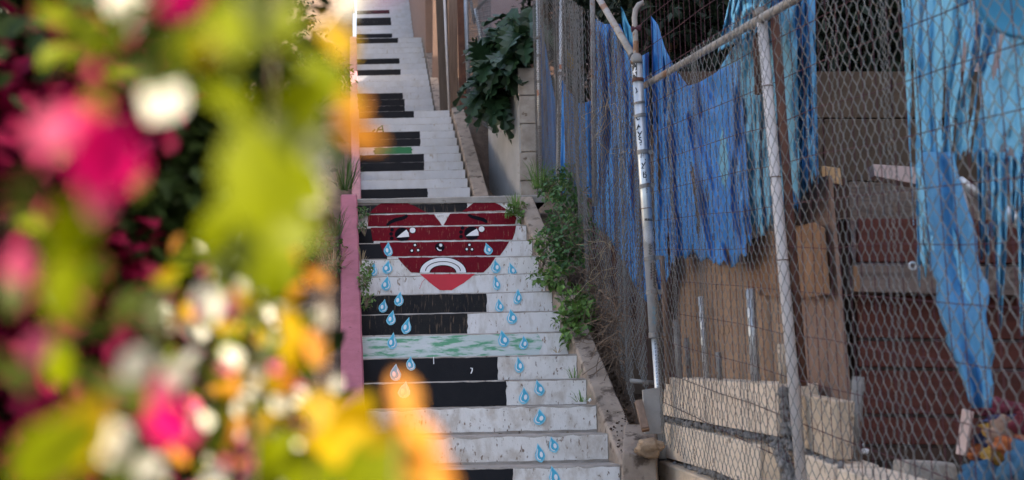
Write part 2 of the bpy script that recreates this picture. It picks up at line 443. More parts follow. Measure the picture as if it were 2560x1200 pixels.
make_flight(0, -6, 13, 0.0, {-4: (1200, 1300), -3: (1200, 1300), 0: (1180, 1283), 3: (980, 1266), 4: (915, 1245), 6: (805, 1169, W_), 7: (752, 1216, W_), 10: (622, 968), 11: (584, 935), 13: (512, 1168, W_)},
            lambda k: M['white_worn'] if k in (-3, -2, -1, 0, 1, 2, 3, 4, 9) else M['white_paint'], last=3.66)
make_flight(1, -5, 10, EYE + 1.9, {-4: (500, 1060), -2: (500, 1060), 0: (480, 1069), 3: (414, 1060), 4: (394, 1060), 6: (354, 1051), 7: (336, 1050), 10: (286, 1035)},
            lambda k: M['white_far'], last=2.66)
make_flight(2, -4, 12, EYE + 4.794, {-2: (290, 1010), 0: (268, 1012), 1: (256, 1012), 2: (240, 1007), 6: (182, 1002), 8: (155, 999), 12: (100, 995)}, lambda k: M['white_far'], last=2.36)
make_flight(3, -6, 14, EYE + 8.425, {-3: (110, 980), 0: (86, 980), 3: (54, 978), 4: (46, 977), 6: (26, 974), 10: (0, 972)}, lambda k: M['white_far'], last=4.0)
# landing slab nosing above the heart
fl = FL[0]
Y, xl, xr, zt = fl.row(13)
mb = MB()
nx = 30
for i in range(nx + 1):
    x = xl - .02 + (xr + .30 - xl) * i / nx
    j = .006 * fbm(x * 6, 3.3, 1)
    th = .028 + .03 * i / nx
    mb.v.extend([(x, Y - .012 + j, zt - th), (x, Y - .016 + j, zt + .006), (x, Y + .01, zt + .018 + j), (x - .5, Y + 3.4, zt + .02), (x - .5, Y + 3.4, zt - .05)])
for i in range(nx):
    for q in range(4):
        a = i * 5 + q
        mb.f.append((a, a + 5, a + 6, a + 1))
mb.f.append((0, 1, 2, 3, 4)); mb.f.append(tuple(reversed([nx * 5 + q for q in range(5)])))
mb.build('landing_slab', M['concrete'], stair)

# ------------------------------------------------------------------ painted marks on the risers
def on(fi, k, px, py, lift):
    Y = FL[fi].row(k)[0] - lift * .55
    return at(px, py, Y)
def mark(fi, k, pts, m_, lift, name):
    rj = random.Random(int(sum(x + y for x, y in pts)))
    out = []
    n = len(pts)
    for i in range(n):                       # subdivide long edges a little and let the brush wander
        (x0, y0), (x1, y1) = pts[i], pts[(i + 1) % n]
        q_ = max(1, int(math.hypot(x1 - x0, y1 - y0) / 9))
        for t in range(q_):
            f_ = t / q_
            w_ = .55 if q_ > 1 else .2
            out.append((x0 + (x1 - x0) * f_ + rj.uniform(-w_, w_), y0 + (y1 - y0) * f_ + rj.uniform(-w_, w_)))
    return MB().poly([on(fi, k, x, y, lift) for x, y in out]).build(name, m_, STEPS[(fi, k)])
def circ(cx, cy, rx, ry=None, n=20, a0=0, a1=360):
    ry = ry or rx
    return [(cx + rx * math.cos(R(a0 + (a1 - a0) * i / n)), cy + ry * math.sin(R(a0 + (a1 - a0) * i / n))) for i in range(n + (0 if a1 - a0 == 360 else 1))]
def stroke(fi, k, pts, w, m_, lift, name, taper=True):
    mb = MB(); N_ = len(pts); vs = []
    for i, (x, y) in enumerate(pts):
        x0, y0 = pts[max(0, i - 1)]; x1, y1 = pts[min(N_ - 1, i + 1)]
        L_ = math.hypot(x1 - x0, y1 - y0) or 1
        nx_, ny_ = -(y1 - y0) / L_, (x1 - x0) / L_
        ww = w * (.55 + .45 * math.sin(math.pi * (i + .5) / N_)) if taper else w
        vs.append(on(fi, k, x + nx_ * ww / 2, y + ny_ * ww / 2, lift)); vs.append(on(fi, k, x - nx_ * ww / 2, y - ny_ * ww / 2, lift))
    mb.add(vs, [(2 * i, 2 * i + 2, 2 * i + 3, 2 * i + 1) for i in range(N_ - 1)])
    return mb.build(name, m_, STEPS[(fi, k)])
Z1 = lambda x, y: (880 + x / 4.616, 480 + y / 4.616)
zz = lambda L_: [Z1(*p) for p in L_]
HR = M['heart_red']
mark(0, 13, zz([(205, 243), (240, 200), (300, 150), (370, 115), (450, 103), (540, 108), (650, 130), (740, 170), (810, 210), (870, 236)]), HR, .008, 'heart_lobe')
mark(0, 13, zz([(1270, 226), (1320, 190), (1370, 150), (1430, 105), (1500, 95), (1570, 100), (1640, 120), (1700, 145), (1760, 185), (1800, 215)]), HR, .008, 'heart_lobe')
mark(0, 12, zz([(186, 268), (178, 330), (186, 398), (620, 392), (1040, 386), (945, 254), (600, 260)]), HR, .006, 'heart_band')
mark(0, 12, zz([(1128, 250), (1055, 386), (1400, 381), (1880, 372), (1898, 300), (1860, 238)]), HR, .006, 'heart_band')
mark(0, 11, zz([(215, 412), (228, 490), (240, 566), (1050, 556), (1850, 550), (1880, 470), (1893, 390), (1050, 400)]), HR, .008, 'heart_band')
mark(0, 10, zz([(320, 582), (345, 660), (372, 742), (1050, 738), (1710, 732), (1775, 640), (1815, 572), (1050, 576)]), HR, .008, 'heart_band')
mark(0, 9, zz([(528, 758), (600, 850), (685, 932), (1100, 930), (1520, 928), (1600, 840), (1660, 748), (1100, 752)]), HR, .006, 'heart_band')
mark(0, 8, zz([(782, 948), (900, 1045), (1010, 1134), (1150, 1134), (1290, 1050), (1425, 946)]), M['tip_red'], .006, 'heart_tip')
stroke(0, 12, zz([(403, 384), (440, 350), (500, 322), (570, 306), (612, 290), (640, 268)]), 9.5, M['ink'], .011, 'eyebrow')
stroke(0, 12, zz([(1340, 260), (1385, 286), (1450, 302), (1510, 318), (1545, 338), (1555, 356)]), 9.5, M['ink'], .011, 'eyebrow')
def eye(cx, cy, tri, dot, lashes):
    pts = [(cx + 86 * math.cos(R(a)), cy + 78 * math.sin(R(a))) for a in range(60, 330, 15)]
    pts += [(cx + 78, cy - 40), (cx + 84, cy + 30), (cx + 62, cy + 68)]
    mark(0, 11, zz(pts), M['ink'], .011, 'eye')
    mark(0, 11, zz(tri), M['white_mark'], .014, 'eye_glint')
    mark(0, 11, zz(circ(*dot, 40)), M['ink'], .011, 'eye_outline'); mark(0, 11, zz(circ(*dot, 33)), M['white_mark'], .014, 'eye_glint')
    for (x, y) in lashes: mark(0, 11, zz(circ(x, y, 22)), M['ink'], .011, 'lash_dot')
eye(580, 488, [(515, 525), (570, 478), (628, 434), (652, 470), (660, 518)], (699, 441), [(462, 436), (452, 483), (459, 534)])
eye(1380, 475, [(1312, 508), (1375, 462), (1440, 424), (1460, 460), (1464, 503)], (1495, 427), [(1275, 416), (1258, 462), (1258, 515)])
mark(0, 10, zz(circ(1013, 638, 56, 52)), M['ink'], .011, 'nose')
mark(0, 10, zz(circ(1024, 613, 18)), M['white_mark'], .014, 'nose_glint')
stroke(0, 10, zz([(980, 642), (992, 662), (1012, 673), (1034, 672)]), 3.2, M['white_mark'], .014, 'nose_glint')
for (x, y) in [(727, 613), (690, 678), (763, 672), (1355, 611), (1324, 661), (1385, 663)]:
    mark(0, 10, zz(circ(x, y, 25)), M['ink'], .011, 'freckle'); mark(0, 10, zz(circ(x, y - 1, 13)), M['white_mark'], .014, 'freckle_dot')
def arch(rx, top, base, n=28): return [(1050 + rx * math.cos(R(180 + 180 * i / n)), base + (base - top) * math.sin(R(180 + 180 * i / n)) * 1.0) for i in range(n + 1)]
def arch_band(ro, to, ri, ti, m_, lift, name, base=930):
    a = arch(ro, to, base); b = arch(ri, ti, base)
    mb = MB(); vs = [on(0, 9, *Z1(*p), lift) for p in a] + [on(0, 9, *Z1(*p), lift) for p in b]; n = len(a)
    mb.add(vs, [(i, i + 1, n + i + 1, n + i) for i in range(n - 1)])
    mb.build(name, m_, STEPS[(0, 9)])
arch_band(276, 748, 142, 852, M['ink'], .009, 'mouth_outline')
arch_band(266, 757, 155, 843, M['white_mark'], .012, 'mouth')
arch_band(206, 798, 196, 806, M['ink'], .015, 'mouth_line', 912)
def drop(k, cx, cy, flip=False, s=None):
    Y, xl, xr, zt = FL[0].row(k)
    s = (s or 1) * F / Y / 338.0
    f_ = -1 if flip else 1
    base = [(3, -18), (5, -11), (8, -5), (11, 2), (11, 8), (8, 13), (3, 16), (-3, 16), (-8, 12), (-11, 6), (-10, 0), (-6, -6), (-1, -12)]
    rj = random.Random(int(cx * 13 + cy)); sx = rj.uniform(.84, 1.16); sy = rj.uniform(.9, 1.12); sk = rj.uniform(-.16, .16)
    base = [(x + rj.uniform(-.7, .7), y + rj.uniform(-.7, .7)) for x, y in base]
    def tf(L_, q=1.0): return [(cx + f_ * (x * sx + sk * y) * s * q, cy + y * sy * s * q) for x, y in L_]
    zmin = FL[0].row(k - 1)[3] + .006 if k > -6 else 0
    def cut(L_, lift):
        P_ = [on(0, k, x, y, lift) for x, y in L_]
        for p in P_: p.z = max(p.z, zmin)
        return P_
    def put(L_, m_, lift, nm): MB().poly(cut(L_, lift)).build(nm, m_, STEPS[(0, k)])
    put(tf(base, 1.12), M['drop_edge'], .017, 'teardrop_edge')
    put(tf(base, .93), M['drop_blue'], .0195, 'teardrop')
    put(tf([(x - 3, y + 2.5) for x, y in circ(0, 0, 3.9, 5.8)]), M['white_mark'], .022, 'teardrop_glint')
    put(tf([(4.2, -11), (6.6, -5), (9.3, 2), (9.3, 8), (7, 12), (3, 14), (-2, 14), (-1, 12.4), (3, 11.6), (6, 9.2), (7.2, 6), (7.0, 2), (4.8, -4)]), M['white_mark'], .022, 'teardrop_glint')
for (k, x, y, fl_) in [(10, 970, 623, 0), (10, 1220, 622, 1), (9, 968, 668, 0), (9, 933, 674, 0), (9, 1240, 666, 1), (9, 1280, 674, 1), (8, 965, 709, 0), (8, 1241, 708, 1),
                       (7, 997, 748, 0), (7, 958, 765, 0), (7, 1249, 764, 1), (7, 1295, 742, 1), (6, 978, 795, 0), (6, 1016, 815, 0), (6, 1280, 792, 1),
                       (5, 980, 853, 0), (5, 1259, 847, 1), (5, 1310, 857, 1), (4, 1026, 909, 0), (4, 988, 932, 0), (4, 1298, 912, 1), (3, 1010, 975, 0),
                       (3, 1311, 990, 1), (3, 1348, 970, 1), (2, 1350, 1043, 1), (1, 1350, 1133, 1), (1, 1384, 1112, 1), (1, 1015, 1112, 0), (0, 1386, 1190, 1)]:
    drop(k, x, y, bool(fl_))
# green brushed-over tag on the fifth riser, green marks further up
Y, xl, xr, zt = FL[0].row(5)
sheet(FL[0], 5, xl + .01, at(1352, 850, Y).x, zt - .172, zt - .014, M['green_smear'], STEPS[(0, 5)], .003, 'green_brushed_patch', .006, .03, seed=77)
Y2, xl2, xr2_, zt2 = FL[1].row(5)
sheet(FL[1], 5, at(935, 376, Y2).x, at(1030, 376, Y2).x, zt2 - .118, zt2 - .014, M['green_paint'], STEPS[(1, 5)], .003, 'green_patch', .008, .03, seed=78)
for st in ([(941, 331), (945, 322), (955, 314), (958, 331)], [(944, 325), (958, 324)], [(930, 330), (938, 324)]):
    stroke(1, 8, st, 4, M['green_paint'], .006, 'green_letter', False)
for st in ([(1093, 543.5), (1094.5, 538), (1096, 543.5)], [(1098, 538.5), (1098, 543), (1100, 542), (1098, 540.5), (1100, 538.5), (1098, 538.5)],
           [(1101.5, 538), (1104, 538)], [(1102.7, 538), (1102.7, 543)], [(1108.5, 538), (1106, 539.5), (1108.5, 541), (1106, 543)]):
    stroke(0, 12, st, .8, M['tread'], .009, 'scratched_letter', False)
stroke(0, 4, [(1084, 892), (1084, 898), (1084.5, 910)], 2, M['white_mark'], .008, 'paint_drip', False)
stroke(0, 4, [(1176, 920), (1181, 921), (1180, 928), (1177, 934)], 3, M['white_mark'], .008, 'paint_drip')
stroke(0, 8, [(1062, 698), (1055, 706), (1049, 722)], 1.0, M['tip_red'], .006, 'paint_drip', False)

# ------------------------------------------------------------------ kerbs
def sloped_kerb(name, ya, yb, xin, w, rise, m_, label, end_drop=.5, n=40, seed=0, group=None, hump=0):
    """xin(Y): stair-side edge; positive w runs to the right"""
    mb = MB()
    for i in range(n + 1):
        Y = ya + (yb - ya) * i / n
        x = xin(Y); z = prof(Y) + rise
        j = .006 * fbm(Y * 5, seed, 2); j2 = .006 * fbm(Y * 6, seed + 5, 2)
        b = .012 if w > 0 else -.012
        mb.v.extend([(x, Y, z - end_drop), (x + j * .5, Y, z - .015 + j2), (x + b + j, Y, z + j2), (x + w - b + j, Y, z + j2), (x + w + j, Y, z - .015 + j2), (x + w, Y, z - end_drop)])
    for i in range(n):
        for q in range(5):
            a = i * 6 + q
            mb.f.append((a, a + 6, a + 7, a + 1))
    mb.f.append((0, 1, 2, 3, 4, 5)); mb.f.append(tuple(n * 6 + q for q in reversed(range(6))))
    o = mb.build(name, m_)
    return tag(o, label, 'kerb', group)
xleft = lambda Y: xright(Y) - 1.515
sloped_kerb('stair_kerb', 5.1, 10.9, lambda Y: xleft(Y) + .012, -.155, .075, M['pink'], 'pink painted sloping kerb left of the crying heart stairs')
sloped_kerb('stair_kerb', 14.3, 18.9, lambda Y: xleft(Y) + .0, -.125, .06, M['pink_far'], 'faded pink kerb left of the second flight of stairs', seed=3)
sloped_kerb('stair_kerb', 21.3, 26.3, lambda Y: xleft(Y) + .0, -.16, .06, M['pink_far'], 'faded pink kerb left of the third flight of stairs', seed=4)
sloped_kerb('stair_kerb', 6.86, 11.0, lambda Y: xright(Y) + .002, .155, .015, M['kerb'], 'grey concrete kerb between heart stairs and chain-link fence', seed=5)
sloped_kerb('stair_kerb', 5.0, 6.84, lambda Y: xright(Y) + .002, .2, -.12, M['kerb'], 'lower grey concrete kerb end at the picture bottom', seed=6)
sloped_kerb('stair_kerb', 14.5, 18.8, lambda Y: xright(Y) + .03, .20, .05, M['kerb'], 'grey concrete kerb right of the second flight beside the ditch', seed=7)
sloped_kerb('stair_kerb', 21.6, 26.2, lambda Y: xright(Y) + .03, .17, .05, M['kerb'], 'grey concrete kerb right of the third flight by the boards', seed=8)
sloped_kerb('stair_kerb', 28.6, 33.8, lambda Y: xright(Y) + .02, .15, .05, M['kerb'], 'grey concrete kerb right of the topmost flight', seed=9)

# ------------------------------------------------------------------ leaves and twigs
def leafpts(L_, w, fold=.25, droop=.3, tip=1.0):
    """ovate leaf in local space: length along +y, face up +z"""
    pr = [(0, 0), (.12, .45), (.32, .92), (.55, 1.0), (.78, .66), (1, .0)]
    mid = []; lf = []; rt = []
    for t, k in pr:
        z = -droop * L_ * t * t
        mid.append((0, t * L_, z)); lf.append((-k * w / 2, t * L_, z + fold * w * k * .5)); rt.append((k * w / 2, t * L_, z + fold * w * k * .5))
    vs = []; fs = []
    for i in range(6): vs += [lf[i], mid[i], rt[i]]
    for i in range(5):
        a = 3 * i
        fs += [(a, a + 1, a + 4, a + 3), (a + 1, a + 2, a + 5, a + 4)]
    return vs, fs
def quick_leaf(mb, p, d, up, L_, w, droop=.25):
    d = d.normalized(); s_ = d.cross(up)
    if s_.length < 1e-3: s_ = d.orthogonal()
    s_.normalize(); n = s_.cross(d)
    a = p; b = p + d * L_ * .5 - n * droop * L_ * .1; c = p + d * L_ - n * droop * L_ * .5
    l = b + s_ * w / 2 + n * w * .14; r_ = b - s_ * w / 2 + n * w * .14
    i = len(mb.v)
    mb.v.extend([tuple(a), tuple(l), tuple(c), tuple(r_), tuple(b)])
    mb.f.extend([(i, i + 4, i + 1), (i + 1, i + 4, i + 2), (i, i + 3, i + 4), (i + 3, i + 2, i + 4)])
def rdir(rng, zmin=-1):
    while True:
        v = Vector((rng.uniform(-1, 1), rng.uniform(-1, 1), rng.uniform(zmin, 1)))
        if .05 < v.length < 1: return v.normalized()
def crown_mesh(rng, blobs, n, L_, ratio=.55, jitter=.4, up=.4):
    mb = MB()
    tot = sum(b[1][0] * b[1][1] * b[1][2] for b in blobs) or 1
    for c, r_ in blobs:
        k = int(n * r_[0] * r_[1] * r_[2] / tot) + 1
        for i in range(k):
            v = rdir(rng) * (rng.random() ** .4)
            f_ = 1 + jitter * fbm(v.x * 2 + c[0], v.y * 2 + c[1], v.z * 2)
            p = Vector((c[0] + v.x * r_[0] * f_, c[1] + v.y * r_[1] * f_, c[2] + v.z * r_[2] * f_))
            d = (v + rdir(rng) * .9 + Vector((0, 0, -.2))).normalized()
            l = L_ * rng.uniform(.6, 1.25)
            quick_leaf(mb, p, d, (Vector((0, 0, 1)) + rdir(rng) * .6), l, l * ratio * rng.uniform(.8, 1.15), rng.uniform(0, .8))
    return mb
def stems_mesh(rng, base, tips, r0, r1, n=5):
    mb = MB()
    for t in tips:
        b = Vector(base) + Vector((rng.uniform(-1, 1), rng.uniform(-1, 1), 0)) * r0 * 2; t = Vector(t); pts = []
        mid = (b + t) / 2 + Vector((rng.uniform(-.1, .1), rng.uniform(-.1, .1), rng.uniform(0, .1))) * (t - b).length
        for i in range(n + 1):
            u = i / n
            pts.append(b * (1 - u) ** 2 + mid * 2 * u * (1 - u) + t * u * u)
        mb.tube(pts, [r0 + (r1 - r0) * i / n for i in range(n + 1)], 5)
    return mb
def shrub(name, label, cat, base, blobs, n, L_, m_, group=None, seed=1, ratio=.55, stem_m='bark', r0=.015):
    rng = random.Random(seed)
    t = thing(name, base, label, cat, group)
    o = crown_mesh(rng, blobs, n, L_, ratio).build('foliage', M[m_], t)
    o['kind'] = 'stuff'
    if name == 'weed':
        o = crown_mesh(rng, [(c, tuple(1.25 * k for k in r_)) for c, r_ in blobs], int(n * 1.1), L_ * .45, .5).build('small_leaves', M['leaf_weed' if m_ == 'leaf_weed2' else 'leaf_ivy'], t); o['kind'] = 'stuff'
        tips = [(c[0] + rng.uniform(-1, 1) * r_[0] * 1.3, c[1] + rng.uniform(-1, .5) * r_[0], c[2] + rng.uniform(.3, 1.5) * r_[2]) for c, r_ in blobs for _ in range(5)]
        stems_mesh(rng, base, tips, r0 * .6, r0 * .3).build('stem', M['twig'], t, smooth=True)
    stems_mesh(rng, base, [b[0] for b in blobs], r0, r0 * .4).build('stem', M[stem_m], t, smooth=True)
    return t
def grass_tuft(name, label, base, h, n, spread, m_='leaf_weed', seed=1, group=None, w=.004):
    rng = random.Random(seed); mb = MB()
    for i in range(n):
        a = rng.uniform(0, 6.28); l = h * rng.uniform(.4, 1); s_ = spread * rng.uniform(.2, 1)
        b = Vector(base) + Vector((math.cos(a), math.sin(a), 0)) * rng.uniform(0, spread * .35)
        tip = b + Vector((math.cos(a) * s_, math.sin(a) * s_, l))
        mid = (b + tip) / 2 + Vector((0, 0, l * .22))
        sd_ = Vector((-math.sin(a), math.cos(a), 0)) * w
        i0 = len(mb.v)
        mb.v.extend([tuple(b + sd_), tuple(b - sd_), tuple(mid + sd_ * .8), tuple(mid - sd_ * .8), tuple(tip)])
        mb.f.extend([(i0, i0 + 1, i0 + 3, i0 + 2), (i0 + 2, i0 + 3, i0 + 4)])
    return tag(mb.build(name, M[m_]), label, 'grass', group)

# ------------------------------------------------------------------ houses: tall right ones shaped to shade the stairway, left one added for bounce
def house(name, ya, yb, zg, zt, label, x0, side, m_, deep=8):
    xw = lambda Y: x0 - .148 * Y
    D = deep * side; e = .05 * side
    t = thing(name, (xw(ya) + D / 2, (ya + yb) / 2, 0), label, 'building')
    MB().hexa([(xw(ya), ya, 0), (xw(ya) + D, ya, 0), (xw(yb) + D, yb, 0), (xw(yb), yb, 0), (xw(ya), ya, zt), (xw(ya) + D, ya, zt), (xw(yb) + D, yb, zt), (xw(yb), yb, zt)]).build('wall', M[m_], t)
    MB().hexa([(xw(ya) - 4 * e, ya - .04, zt + .003), (xw(ya) + D, ya - .04, zt + .003), (xw(yb) + D, yb + .04, zt + .003), (xw(yb) - 4 * e, yb + .04, zt + .003),
               (xw(ya) + D * .2, ya + .8, zt + 1.0), (xw(ya) + D * .8, ya + .8, zt + 1.0), (xw(yb) + D * .8, yb - .8, zt + 1.0), (xw(yb) + D * .2, yb - .8, zt + 1.0)]).build('roof', M['roof'], t)
    for fl_ in range(3):
        for q in range(3):
            Y = ya + (yb - ya) * (q + .5) / 3; z = zg + 1.6 + fl_ * 2.9
            if z + 1.5 > zt: continue
            A_, B2 = xw(Y - .6), xw(Y + .6)
            w = MB().hexa([(A_ + e, Y - .6, z), (A_ - e, Y - .6, z), (B2 - e, Y + .6, z), (B2 + e, Y + .6, z), (A_ + e, Y - .6, z + 1.2), (A_ - e, Y - .6, z + 1.2), (B2 - e, Y + .6, z + 1.2), (B2 + e, Y + .6, z + 1.2)]).build('window', M['white_pipe'], t)
            a_, b_ = xw(Y - .5) - e * 1.08, xw(Y + .5) - e * 1.08
            MB().poly([(a_, Y - .5, z + .1), (b_, Y + .5, z + .1), (b_, Y + .5, z + 1.1), (a_, Y - .5, z + 1.1)]).build('pane', M['glass'], w)
house('stucco_house', .2, 10.2, 3.5, 10.2, 'tall mauve stucco house added right of the yard to shade the stairs', 4.3, 1, 'mauve')  # added sun blocker beside the yard, mostly out of view
house('stucco_house', 10.22, 22.0, 5.5, 14.6, 'mauve stucco house uphill at the right behind the dark tree', 4.3, 1, 'mauve')
house('bounce_light_house', 6.0, 30.0, 2.0, 9.5, 'white stucco house added far left behind the blossoms to bounce light', -8.5, -1, 'house')  # added as background and as a pale bounce surface

# ------------------------------------------------------------------ chain-link
def zig(d, h, slope, r, phase, n=5, dz=None):
    """one wire of a chain-link mesh in the local x-z plane, x along the fence, sheared by slope"""
    hp = (dz or d) / 2; pts = []; k = int(h / hp)
    for i in range(k + 1):
        side = (i + phase) % 2
        x = d / 2 * side; e = .16 * d / 2 * (1 if side else -1)
        off = .55 * r * (1 if side else -1)
        for q in (-.11, .11):
            pts.append((x - abs(q) * 0 + (0 if 1 else e), off * 1.2, i * hp + q * hp + slope * x))
    mb = MB().tube(pts, r, n, cap=False)
    return mb
def chain_panel(parent, a, b, za, zb_, h, d, r, m_, bulge=.02, seed=0, short=None, dz=None):
    """wires from plan point a to b, bottoms at za / zb_"""
    a = Vector(a); b = Vector(b); t = b - a; Ln = t.length; t.normalize()
    slope = (zb_ - za) / Ln
    ang = math.atan2(t.y, t.x)
    ms = [zig(d, h, slope, r, ph, dz=dz).mesh('chain_link_wire', M[m_], True) for ph in (0, 1)]
    mshort = [zig(d, h * short[1], slope, r, ph).mesh('chain_link_wire', M[m_], True) for ph in (0, 1)] if short else None
    N_ = int(Ln / (d / 2))
    rng = random.Random(seed)
    for i in range(N_):
        s = i * d / 2
        o_ = bulge * fbm(s * 1.3 + seed, 1.7, 0)
        nrm = Vector((t.y, -t.x))
        p = a + t * s + nrm * o_
        z = za + slope * s + .03 * fbm(s * 1.1, seed + 4.4, 0)
        lean = .03 * fbm(s * 1.7, seed + 8.8, 0)
        q = (Matrix.Rotation(ang, 4, 'Z') @ Matrix.Rotation(lean, 4, 'X')).to_quaternion()
        if short and s < short[0]:
            place('wire', mshort[i % 2], (p.x, p.y, z + h - int(h * short[1] / (d / 2)) * d / 2 - (h - int(h / (d / 2)) * d / 2)), parent, q)
        else:
            place('wire', ms[i % 2], (p.x, p.y, z), parent, q)
def pole(parent, a, b, r, m_, name='post', n=12, cap=None):
    o = MB().tube([a, b], r, n).build(name, M[m_], parent, smooth=False)
    me = o.data
    for p in me.polygons:
        p.use_smooth = len(p.vertices) == 4
    return o
# ---- near fence (right of the corner post)
base = fpt(-2, EYE - .5)
nf = thing('chain_link_fence', base, 'near chain-link fence panel right of the sticker-covered corner post', 'fence')
za = EYE - .255
A = FP0 + FT * -.05; Bp = FP0 + FT * -4.5
chain_panel(nf, A, Bp, za, za - .125 * 4.45, 2.24, .066, .0016, 'wire', bulge=.03, seed=2, dz=.084)
ra = pf(1606, 217, .045); rb = pf(1900, 48, .045); rd = (rb - ra)
pole(nf, ra, ra + rd * 2.1, .021, 'rail', 'top_rail')
p0 = pf(1985, 975, .055); p1 = pf(1904, 40, .055)
pole(nf, p0 - (p1 - p0) * .35, p1, .024, 'white_pipe', 'post')
pole(nf, p1, p1 + (p1 - p0) * .02, .029, 'galv_old', 'post_cap')
for fy in (.33, .55, .8):
    q = p0 + (p1 - p0) * fy
    pole(nf, q - Vector((0, 0, .002)), q + Vector((0, 0, .002)), .0265, 'rust', 'tie_wire')
# loose tips of the wires along the rail
mbk = MB()
rng = random.Random(5)
mbw = MB()
for i in range(10):
    u = rng.random() * 1.6
    q = ra + rd * u
    mbw.tube([q + Vector((0, 0, .02)), q + Vector((rng.uniform(-.02, .02), rng.uniform(-.02, .02), -.02)), q + Vector((.02, .01, .01))], .0016, 4)
mbw.build('tie_wire', M['wire'], nf)
# ---- far fence up the hill
hf = thing('chain_link_fence', fpt(1.5, EYE + .1), 'chain-link fence climbing beside the stairs left of the corner post', 'fence')
q0 = FP0 + FT * .05; q1 = Vector((.60, 9.05)); q2 = Vector((.57, 13.4)); q3 = Vector((.335, 15.0))
chain_panel(hf, q0, q1, EYE - .33, EYE - .33 + .54 * (q1 - q0).length, 2.42, .070, .0023, 'wire_dark', bulge=.05, seed=11, short=(.42, .88))
chain_panel(hf, q1, q2, EYE + .78, EYE + 2.55, 2.35, .070, .0023, 'wire_dark', bulge=.03, seed=13)
chain_panel(hf, q2, q3, EYE + 2.60, EYE + 2.86, 2.4, .055, .0024, 'wire_dark', bulge=.01, seed=15)
r0 = pf(1582, 140, .0); r1 = pf(1497, -5, .0)
pole(hf, r0, r0 + (r1 - r0) * 1.3, .024, 'rail', 'top_rail')
def pole_px(parent, xa, ya, xb, yb, Y, r, m_, name='post', ext=0.2):
    a = at(xa, ya, Y); b = at(xb, yb, Y)
    return pole(parent, a - (b - a) * ext * .5, b + (b - a) * ext, r, m_, name)
pole_px(hf, 1350, 450, 1345, 0, 15.05, .029, 'galv', ext=.15)
pole_px(hf, 1395, 440, 1404, 0, 13.45, .027, 'galv', ext=.15)
pole_px(hf, 1487, 490, 1481, 0, 9.1, .022, 'galv_old', ext=.1)
for (x, y) in ((1345, 95), (1346, 140), (1348, 205), (1349, 320)):
    c = at(x, y, 15.05); pole(hf, c - Vector((0, 0, .02)), c + Vector((0, 0, .02)), .034, 'galv_old', 'tension_band')
for (x, y) in ((1400, 185), (1398, 290)):
    c = at(x, y, 13.45); pole(hf, c - Vector((0, 0, .02)), c + Vector((0, 0, .02)), .032, 'galv_old', 'tension_band')
def cyl_patch(parent, axis_fn, r, px0, px1, py0, py1, Y, m_, name, lift=.0012, nx=6):
    mb = MB()
    def fn(u, v):
        py = py0 + (py1 - py0) * v; px = px0 + (px1 - px0) * u
        c = axis_fn(py); p = at(px, py, Y)
        dx = max(-r * .98, min(r * .98, p.x - c.x)); rr = r + lift
        return (c.x + dx, c.y - math.sqrt(max(rr * rr - dx * dx, 0)), p.z)
    mb.grid(fn, nx, 3)
    return mb.build(name, M[m_] if isinstance(m_, str) else m_, parent)
def cyl_stroke(parent, axis_fn, r, pts, w, Y, m_, name='graffiti', lift=.0022):
    mb = MB(); vs = []; N_ = len(pts)
    for i, (x, y) in enumerate(pts):
        x0, y0 = pts[max(0, i - 1)]; x1, y1 = pts[min(N_ - 1, i + 1)]
        L_ = math.hypot(x1 - x0, y1 - y0) or 1
        nx_, ny_ = -(y1 - y0) / L_ * w / 2, (x1 - x0) / L_ * w / 2
        for s_ in (1, -1):
            px, py = x + nx_ * s_, y + ny_ * s_
            c = axis_fn(py); p = at(px, py, Y); rr = r + lift
            dx = max(-r * .99, min(r * .99, p.x - c.x))
            vs.append((c.x + dx, c.y - math.sqrt(max(rr * rr - dx * dx, 0)), p.z))
    mb.add(vs, [(2 * i, 2 * i + 2, 2 * i + 3, 2 * i + 1) for i in range(N_ - 1)])
    return mb.build(name, M[m_], parent)
ax1 = lambda py: at(1350 - 5 * (450 - py) / 450, py, 15.05)
cyl_patch(hf, ax1, .029, 1341, 1349, 152, 182, 15.05, 'sticker_white', 'sticker')
cyl_stroke(hf, ax1, .029, [(1343, 156), (1347, 160), (1342, 166), (1347, 172), (1343, 178)], 1.6, 15.05, 'heart_red', 'sticker_mark')
cyl_patch(hf, ax1, .029, 1341.5, 1347, 226, 241, 15.05, 'sticker_orange', 'sticker')
ax2 = lambda py: at(1404 - 9 * py / 440, py, 13.45)
cyl_patch(hf, ax2, .027, 1396, 1404, 163, 174, 13.45, 'sticker_orange', 'sticker')
cyl_patch(hf, ax2, .027, 1396, 1403, 174, 180, 13.45, 'sticker_white', 'sticker')
